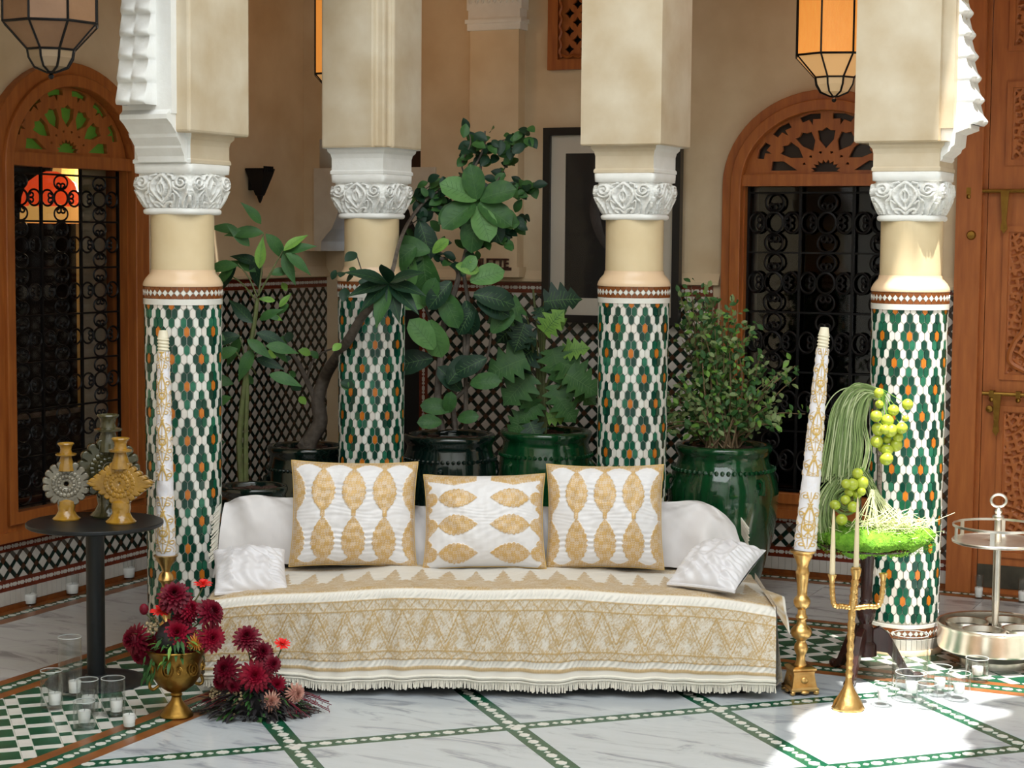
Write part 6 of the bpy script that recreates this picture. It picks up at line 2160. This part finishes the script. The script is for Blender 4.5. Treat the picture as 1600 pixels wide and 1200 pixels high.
sp = [(.026, .118), (.020, .132), (.018, .16), (.026, .175), (.030, .19), (.026, .208), (.019, .215), (.020, .225), (.040, .240), (.046, .256), (.044, .268), (.034, .280), (.022, .29), (.018, .31), (.027, .322), (.018, .335), (.017, .355), (.030, .366), (.035, .380), (.036, .392), (.031, .404),
      (.022, .412), (.021, .43), (.024, .47), (.027, .50), (.030, .512), (.026, .52), (.024, .54), (.030, .560), (.040, .578), (.042, .590), (.054, .596), (.056, .604), (.048, .607), (0, .607)]
turned_stick(st, sp, K['brass'], 12)
top = at(1254, 866, p.y)
lean = Vector((.071, 0, .93)).to_track_quat('Z', 'Y').to_matrix().to_4x4()
pillar_candle('tall white and gold relief candle leaning right, in front of the dark arched window', (p.x + .008, p.y, .606), .935, .046, .0225, lean, .4, 2.0)

# candelabra
p = onfloor(1325, 1108)
cd = thing('candelabra', 'hammered gold candelabra with upcurved arms on a cone foot, in the sun', 'candelabra', p)
s = p.y / F
m = MB()
m.lathe([(0, 0), (.064, 0), (.066, .008), (.056, .03), (.038, .06), (.024, .085), (.016, .105), (.0125, .13)], 20, wob=lambda t, i: 1 + .05 * math.sin(7 * t + i * 2.2))
m.build('foot', K['brass'], cd, True)
def rough_tube(mm, pts, r, seed=0, k=8):
    c = bez(pts, k)
    rs = []
    for i in range(len(c)):
        q = i / (len(c) - 1)
        rr = r if not isinstance(r, tuple) else r[0] + (r[1] - r[0]) * q
        rs.append(rr * (1 + .14 * math.sin(i * 2.1 + seed)))
    mm.tube(c, rs, 9)
m = MB()
rough_tube(m, [(0, 0, .10), (.003, 0, .25), (.008, 0, .42), (.018, 0, .545)], (.0135, .0155), 0, 12)
m.lathe([(.014, 0), (.018, .018), (.0225, .036), (.0225, .042), (.012, .040)], 14, 0, T(.019, 0, .535))
m.build('stem', K['brass'], cd, True)
ZJ = .415
arm_tops = {}
for nm, dx, dy, zt in (('left', -.082, .0, .548), ('right', .118, .0, .553), ('back', .030, .10, .560)):
    m = MB()
    rough_tube(m, [(.008, 0, ZJ), (.008 + dx * .5, dy * .5, ZJ - .012 + .02), (.008 + dx * .88, dy * .88, ZJ + .012), (.008 + dx, dy, ZJ + .06), (.008 + dx * 1.03, dy * 1.03, zt - .02)], .011, dx * 50, 9)
    e = Vector((.008 + dx * 1.03, dy * 1.03, zt - .024))
    m.lathe([(.010, 0), (.013, .012), (.0175, .024), (.018, .030), (.010, .030), (.009, .012)], 14, 0, T(*e))
    m.build('arm', K['brass'], cd, True)
    arm_tops[nm] = e + Vector((0, 0, .012))
m = MB()
for i in range(46):
    z = .13 + i * .009
    a = -PI / 2 + random.uniform(-1, 1)
    m.ball((.003 + .010 * (z - .1) / .4 + .0145 * math.cos(a), .0145 * math.sin(a), z), .0022, 5, 4)
m.build('hammer_marks', K['brass_old'], cd, True)
for nm, hh, lb in (('left', .282, 'slim cream taper candle in the left arm of the candelabra'), ('back', .305, 'slim cream taper candle in the back arm of the candelabra, behind its centre')):
    t = thing('taper_candle', lb, 'candle', cd.location + arm_tops[nm], 0, 'taper candles in the candelabra')
    MB().lathe([(0, 0), (.0115, 0), (.0118, .01), (.0098, hh * .45), (.0070, hh * .75), (.0042, hh * .93), (.0018, hh), (0, hh)], 16).build('wax', K['taper'], t, True)
    MB().tube([(0, 0, hh - .004), (.001, 0, hh + .010)], .0009, 5).build('wick', K['iron'], t)

# mahogany pedestal table with the moss arrangement
pb_ = Vector((at(1352, 1000, 7.82).x, 7.82, 0))
pt = thing('tripod_table', 'dark mahogany tripod pedestal table under the green moss', 'table', pb_)
MB().lathe([(.0, .10), (.052, .10), (.050, .15), (.036, .165), (.034, .22), (.026, .24), (.040, .27), (.043, .30), (.030, .325), (.024, .335), (.029, .345), (.024, .355), (.026, .44), (.030, .52), (.034, .56), (.06, .575), (0, .58)], 28).build('column', K['mahogany'], pt, True)
MB().lathe([(0, .575), (.20, .575), (.208, .583), (.20, .592), (0, .592)], 40).build('table_top', K['mahogany'], pt, True)
for k, a in enumerate((rad(-118), rad(-8), rad(115))):
    m = MB()
    prof = [(.03, .215), (.06, .23), (.10, .20), (.14, .13), (.185, .05), (.225, .02), (.235, .0), (.20, .0), (.165, .02), (.13, .075), (.095, .115), (.05, .12), (.03, .11)]
    m.prism(prof, -.016, .016, 0, RZ(a) @ RX(PI / 2))
    m.ball((.225, 0, .018), .024, 10, 7, 0, (1.2, 1, .75), RZ(a))
    o = m.build('leg', K['mahogany'], pt)
    bv = o.modifiers.new('round', 'BEVEL')
    bv.width, bv.segments = .006, 2
ma = thing('moss_arrangement', 'bright green moss mat with hanging pale moss and straw, on the tripod table', 'floral arrangement', pb_ + Vector((.015, -.02, .592)))
# mossy mat: lumpy slab
na, nr = 120, 30
a = np.linspace(0, 2 * PI, na, endpoint=False)[:, None]
q = np.linspace(0, 1, nr)[None, :]
rimr = .25 + .022 * np.sin(a * 3 + 1) + .014 * np.sin(a * 7)
prr = np.where(q < .6, q / .6, 1 - (q - .6) / .4 * .35)
Z = np.where(q < .6, .055 * np.sqrt(np.clip(1 - (q / .6) ** 4, 0, 1)) + .02, .02 - (q - .6) / .4 * .055 * (1 + .18 * np.sin(a * 5)))
Xm, Ym = rimr * prr * np.cos(a), rimr * prr * np.sin(a) * .85
nz = .011 * sph_noise(Xm * 160, Ym * 160 + Z * 90, 4, 3) + .007 * rng.uniform(-1, 1, Xm.shape)
link('moss_mat', grid_mesh('moss_mat', np.stack([Xm + nz * np.cos(a), Ym + nz * np.sin(a), Z + nz * .8 + .0], -1), K['moss'], close_u=True), ma)
m = MB()
for _ in range(2600):
    t = random.uniform(0, 2 * PI)
    rr = (.25 + .022 * math.sin(t * 3 + 1)) * random.uniform(.82, 1.02)
    z = random.uniform(-.03, .055)
    b = Vector((rr * math.cos(t), rr * math.sin(t) * .85, z))
    d = (Vector((math.cos(t), math.sin(t), random.uniform(-.6, 1.0))) + rv(.7)).normalized() * random.uniform(.006, .014)
    sdv = d.cross(rv(1)).normalized() * .0016
    m.add([b - sdv, b + sdv, b + d], [(0, 1, 2)])
stuff(m.build('moss_tufts', K['moss'], ma))
K['till_b'] = pm('dark_hanging_moss', lin(112, 134, 78), .8)
K['till_c'] = pm('pale_hanging_moss', lin(200, 210, 160), .8)
# strands of hanging moss: bundles that fall from a hidden support
Ld = ma.location
def AM(px, py, dd=0.0):
    return at(px, py, 7.80 + dd) - Ld
def bundle(m, keys, n, spread, r, mi=0, jit=1.0):
    ks = [Vector(k) for k in keys]
    for _ in range(n):
        off = Vector((random.gauss(0, 1), random.gauss(0, 1) * .7, random.gauss(0, .5))) * spread
        pts = []
        for i, k in enumerate(ks):
            f = .35 + .65 * i / (len(ks) - 1)
            pts.append(k + off * f + rv(.006 * jit))
        m.tube(bez(pts, 5), r * random.uniform(.8, 1.4), 3, random.choice((0, 0, 1, 2)), cap=False)
m = MB()
bundle(m, [AM(1374, 612), AM(1338, 606), AM(1318, 634), AM(1309, 688), AM(1303, 745)], 90, .030, .0022)
bundle(m, [AM(1372, 618), AM(1345, 612), AM(1322, 640), AM(1312, 690), AM(1306, 742)], 80, .026, .0022)
bundle(m, [AM(1376, 622), AM(1352, 618), AM(1338, 660), AM(1340, 700), AM(1330, 745)], 60, .022, .0022)
bundle(m, [AM(1345, 735), AM(1318, 742), AM(1296, 770), AM(1287, 805), AM(1292, 838)], 80, .026, .0022)
bundle(m, [AM(1340, 730), AM(1352, 745), AM(1372, 785), AM(1388, 815), AM(1398, 842)], 70, .022, .0022)
for _ in range(60):                                    # loose coil in the middle
    c = AM(1322, 784, random.uniform(-.05, .0))
    r0 = random.uniform(.015, .06)
    a0 = random.uniform(0, 6.3)
    m.tube([c + Vector((r0 * math.cos(a0 + t), random.uniform(-.006, .006), r0 * math.sin(a0 + t))) for t in np.linspace(0, 4.2, 14)], .0019, 3, 0, cap=False)
stuff(m.build('hanging_moss', [K['tillandsia'], K['till_b'], K['till_c']], ma))
m = MB()
for k, pts in enumerate(([(1372, 845), (1374, 720), (1368, 625)], [(1345, 845), (1342, 790), (1340, 735)])):
    m.tube(bez([AM(x, y, .03) for x, y in pts], 6), .012, 8)
m.build('branch_support', K['bark'], ma, True)
m = MB()
for _ in range(260):                                   # tangle of pale straw lying on the moss
    c = AM(random.gauss(1388, 26), random.gauss(822, 9), random.uniform(-.14, .02))
    c.z = max(c.z, .05)
    d = Vector((random.uniform(-1, 1), random.uniform(-.5, .5), random.uniform(-.1, .45))).normalized() * random.uniform(.03, .085)
    k_ = rv(.02)
    m.tube(bez([c - d, c + k_, c + d + rv(.01)], 5), .0014, 3, 0, cap=False)
for k in range(34):
    e = AM(1375 + random.uniform(-50, 60), 825 + random.uniform(-8, 15), -.1)
    t0 = AM(1364 + random.uniform(-4, 4), 765, -.08)
    m.tube(bez([t0, t0.lerp(e, .5) + Vector((0, 0, -.01)), e], 5), .0017, 3, 0, cap=False)
stuff(m.build('straw_tangle', K['straw'], ma))
def grapes(label, pts, top):
    g = thing('grape_bunch', label, 'grapes', Ld + AM(*top), 0, 'bunches of green grapes in the moss arrangement')
    base = AM(*top)
    me = [MB().ball((0, 0, 0), 1.0, 16, 10, 0, (1, 1, sz)).mesh('grape', K['grape'], True) for sz in (1.0, 1.12, .95)]
    m = MB()
    for x, y, r in pts:
        q = AM(x, y, -.10 + random.uniform(-.03, .02)) - base
        rr = r * 7.7 / F
        link('grape', random.choice(me), g, T(*q) @ Matrix.Rotation(random.uniform(0, 3), 4, rv(1).normalized()) @ Matrix.Diagonal((rr, rr, rr, 1)))
        m.tube(bez([(0, -.06, 0), q * .5 + Vector((0, -.01, .0)), q], 4), .0015, 4, 0, cap=False)
    m.build('stalk', K['leaf_light'], g, True)
grapes('upper bunch of plump green grapes against the sunlit tiled column', [(1373, 614, 8), (1374, 632, 7), (1369, 650, 9.5), (1387, 657, 10), (1396, 641, 9), (1418, 632, 9), (1372, 671, 10), (1383, 671, 8), (1392, 673, 10), (1409, 669, 9.5), (1403, 683, 8.5), (1370, 690, 10), (1386, 687, 7.5), (1400, 695, 10), (1386, 703, 9), (1385, 717, 10), (1415, 654, 5), (1378, 700, 7)], (1374, 606))
grapes('lower bunch of small green grapes in the middle of the hanging moss', [(1340, 740, 9), (1347, 755, 10), (1332, 757, 10), (1322, 756, 8), (1327, 769, 8), (1339, 772, 8), (1305, 789, 8), (1321, 781, 8), (1333, 792, 9), (1315, 812, 9.5), (1346, 768, 7)], (1345, 728))

# two-tier silver stand
p = Vector((at(1554, 1000, 8.10).x, 8.10, 0))
tr = thing('silver_stand', 'two-tier silver bottle stand with a ring handle, at the right edge', 'stand', p)
R1 = 90 * 8.1 / F
MB().lathe([(.0, .012), (.13, .012), (.135, .0), (.15, .0), (.15, .03), (.19, .045), (R1 * .97, .075), (R1 * .985, .085), (R1 * .985, .168), (R1 * 1.01, .176), (R1 * 1.02, .184), (R1 * 1.0, .190), (R1 * .97, .186), (R1 * .96, .150), (0, .150)], 56).build('lower_tray', K['silver'], tr, True)
for k in range(4):
    a = PI / 4 + k * PI / 2 + .15
    c = Vector((R1 * .52 * math.cos(a), R1 * .52 * math.sin(a), .150))
    MB().lathe([(.085, 0), (.094, .010), (.098, .022), (.094, .030), (.088, .028), (.084, .012), (.082, .002)], 30, 0, T(*c)).build('bottle_ring', K['silver'], tr, True)
MB().lathe([(.012, .15), (.018, .155), (.014, .17), (.016, .26), (.0175, .30), (.0175, .55), (.016, .60), (.016, .66)], 20).build('pole', K['silver'], tr, True)
R2 = 71 * 8.1 / F
MB().lathe([(.015, .548), (R2 * .94, .548), (R2 * .99, .552), (R2, .560), (R2 * .985, .564), (R2 * .93, .556), (.015, .556)], 48).build('upper_tray', K['silver'], tr, True)
MB().lathe([(R2 * .985, .622), (R2 * .99, .632), (R2 * .97, .634), (R2 * .965, .624)], 48).lathe([(R2 * .985, .622), (R2 * .965, .624)], 48).build('gallery_rail', K['silver'], tr, True)
for k in range(6):
    a = 2 * PI * k / 6 - .9
    MB().box(R2 * .955, R2 * .985, -.010, .010, .556, .626, 0, RZ(a)).build('gallery_post', K['silver'], tr)
MB().lathe([(.016, .655), (.026, .665), (.026, .672), (.014, .682), (.018, .694), (.012, .704), (.009, .712)], 20).build('finial', K['silver'], tr, True)
MB().tube([(.034 * math.cos(t), 0, .742 + .028 * math.sin(t)) for t in np.linspace(0, 2 * PI, 28, endpoint=False)], .0062, 8, closed=True).build('ring_handle', K['silver'], tr, True)

# clear glass lights in the sun, and by the door
GR = 'clear glass cylinders standing in the sunlight'
for px, py, rpx, top, lb in ((1421, 1072, 28, 988, 'tallest glass cylinder, in front of the sunlit tiled column'), (1423, 1094, 25, 1049, 'wide medium glass cylinder in front of the tallest sunlit one'), (1380, 1103, 15.5, 1069, 'small low glass beside the foot of the candelabra'),
                             (1526, 1064, 18, 1027, 'glass cylinder in front of the silver stand'), (1468, 1086, 19, 1040, 'glass cylinder in the middle of the sun patch'), (1498, 1094, 18, 1050, 'glass cylinder in the sun patch, nearest of the right-hand glasses'), (1448, 1106, 17, 1066, 'small glass cylinder at the near edge of the sunlit glasses')):
    p = onfloor(px, py)
    s = p.y / F
    cyl_glass(lb, p, rpx * s, (py - top) * s, GR)
for px, py, r_, h_, lb in ((1379, 1101, 9, 27, 'white votive in the small glass beside the candelabra foot'), (1424, 1090, 11, 30, 'white votive in the wide sunlit glass'), (1527, 1062, 10, 24, 'white votive in the glass before the silver stand'), (1468, 1083, 10, 28, 'white votive in the glass at the middle of the sun patch'), (1498, 1091, 10, 28, 'white votive in the nearest right-hand sunlit glass')):
    p = onfloor(px, py)
    s = p.y / F
    votive(lb, p + Vector((0, 0, .0102)), r_ * s, h_ * s, 'white votive candles in the sunlight')
for px, py, lb in ((1529, 936, 'white votive on the floor by the carved door, left of the silver pole'), (1597, 942, 'white votive on the floor by the carved door, at the right edge')):
    p = onfloor(px, py)
    s = p.y / F
    votive(lb, p, 7 * s, 38 * s, 'white votives by the carved door', .5)
# ------------------------------------------------------------------ lanterns and sconce
def lantern(label, c, R, zt, mats, lit, rz=0.0, hbody=.75):
    """octagonal glass lantern: straight body, tapering skirt, ribbed dome; c = the lowest tip"""
    root = thing('hanging_lantern', label, 'lantern', c, rz, 'octagonal glass lanterns')
    n = 8
    z1 = R * .60
    z2 = R * 1.12
    z3 = z2 + hbody
    prof = [(R * .10, .03 * R / .2), (R * .36, z1 * .42), (R * .47, z1 * .72), (R * .50, z1), (R, z2), (R, z3)]
    rings = [[(r * math.cos(2 * PI * (k + .5) / n), r * math.sin(2 * PI * (k + .5) / n), z) for k in range(n)] for r, z in prof]
    for j0, j1, nm, mt in ((0, 3, 'dome_glass', mats[2]), (3, 4, 'skirt_glass', mats[1]), (4, 5, 'body_glass', mats[0])):
        for k in range(n):
            m = MB()
            for j in range(j0, j1):
                a, b = rings[j], rings[j + 1]
                q = [a[k], a[(k + 1) % n], b[(k + 1) % n], b[k]]
                m.add(q, [(0, 1, 2, 3)])
            m.build(nm, mt, root)
    m = MB()
    for k in range(n):
        m.tube([rings[j][k] for j in range(len(prof))], .0055, 5)
    for j in (3, 4, 5):
        m.tube(rings[j], .006, 5, closed=True)
    m.ball((0, 0, .012), .012, 8, 6)
    m.tube(rings[0], .006, 5, closed=True)
    m.build('leading', K['iron'], root, True)
    MB().lathe([(R, z3), (R * .8, z3 + .12), (R * .3, z3 + .22), (.02, z3 + .26)], 8, 0, RZ(PI / 8)).build('cap', K['iron'], root)
    MB().tube([(0, 0, z3 + .24), (0, 0, 3.88 - c[2])], .007, 6).build('chain', K['iron'], root)
    if lit:
        MB().ball((0, 0, z3 - hbody * .55), .045, 12, 8).build('bulb', pm('warm_bulb', lin(255, 224, 170), .4, emit=lin(255, 190, 110), estr=18), root, True)
    return root
thin_amber = pm('glowing_amber_glass', lin(216, 150, 84), .35, emit=lin(255, 160, 66), estr=.62, col2=lin(190, 126, 66), nscale=14, stretch=(5, 5, 1), bump=.3, bscale=60)
pale_lit = pm('glowing_pale_glass', lin(228, 190, 140), .3, emit=lin(255, 186, 110), estr=.34)
dome_lit = pm('pale_dome_glass', lin(216, 190, 150), .25, emit=lin(255, 200, 140), estr=.16)
b_ = K['brown_glass']
lantern('unlit brown glass lantern hanging at the top left, before the left arched window', at(80, 124, 7.55), 75 * 7.55 / F, 3, (b_, b_, pm('smoky_dome_glass', lin(150, 126, 98), .25)), False, .2)
lantern('lit amber glass lantern hanging before the right arched window', at(1303, 160, 9.35), 63 * 9.35 / F, 3, (thin_amber, pale_lit, dome_lit), True, -.12)
lantern('lit amber lantern mostly hidden behind the back column, only its left edge showing', at(536, 170, 10.25), 46 * 10.25 / F, 3, (thin_amber, pale_lit, dome_lit), True, .1)
q = onwall(LEFT, 391, 318)
sc_ = thing('wall_sconce', 'small black pierced metal wall sconce right of the left tiled column', 'sconce', wpos(LEFT, q.x, -.07, q.z), LEFT)
m = MB()
m.lathe([(0, 0), (.008, .01), (.02, .045), (.028, .05), (.075, .16), (.092, .205), (.088, .21), (.07, .18), (.02, .06)], 4, 0, RZ(PI / 4))
m.build('shade', K['iron'], sc_)
MB().box(-.02, .02, .04, .075, .08, .20).build('bracket', K['iron'], sc_)
m = MB()
for k in range(5):
    m.box(-.055 + k * .022, -.045 + k * .022, -.068, -.060, .19, .222)
m.build('crest', K['iron'], sc_)
# warm gallery lights: two inside lanterns, one extra with no fixture, for wall glow
def lamp(loc, e, r=.05, col=(1.0, .74, .46)):
    l = bpy.data.lights.new('warm_light', 'POINT')
    l.energy, l.shadow_soft_size, l.color = e, r, col
    o = bpy.data.objects.new('warm_light', l)
    COL.objects.link(o)
    o.location = loc
for px, py, d, e in ((1303, 30, 9.35, 26), (536, 40, 10.25, 3.5), (640, 40, 10.6, 1.6)):
    v = at(px, py, d)
    lamp((v.x, v.y, 3.1), e, .06)
v = wpos(LEFT, *(onwall(LEFT, 80, 300, .62)))
lamp(v + Vector((0, .0, -.05)), 2.5, .05, (1, .5, .22))
lamp(wpos(LEFT, onwall(LEFT, 150, 300, .7).x, .7, 2.2), 16, .1, (1, .8, .5))       # added light without a fixture, to brighten the cream panel
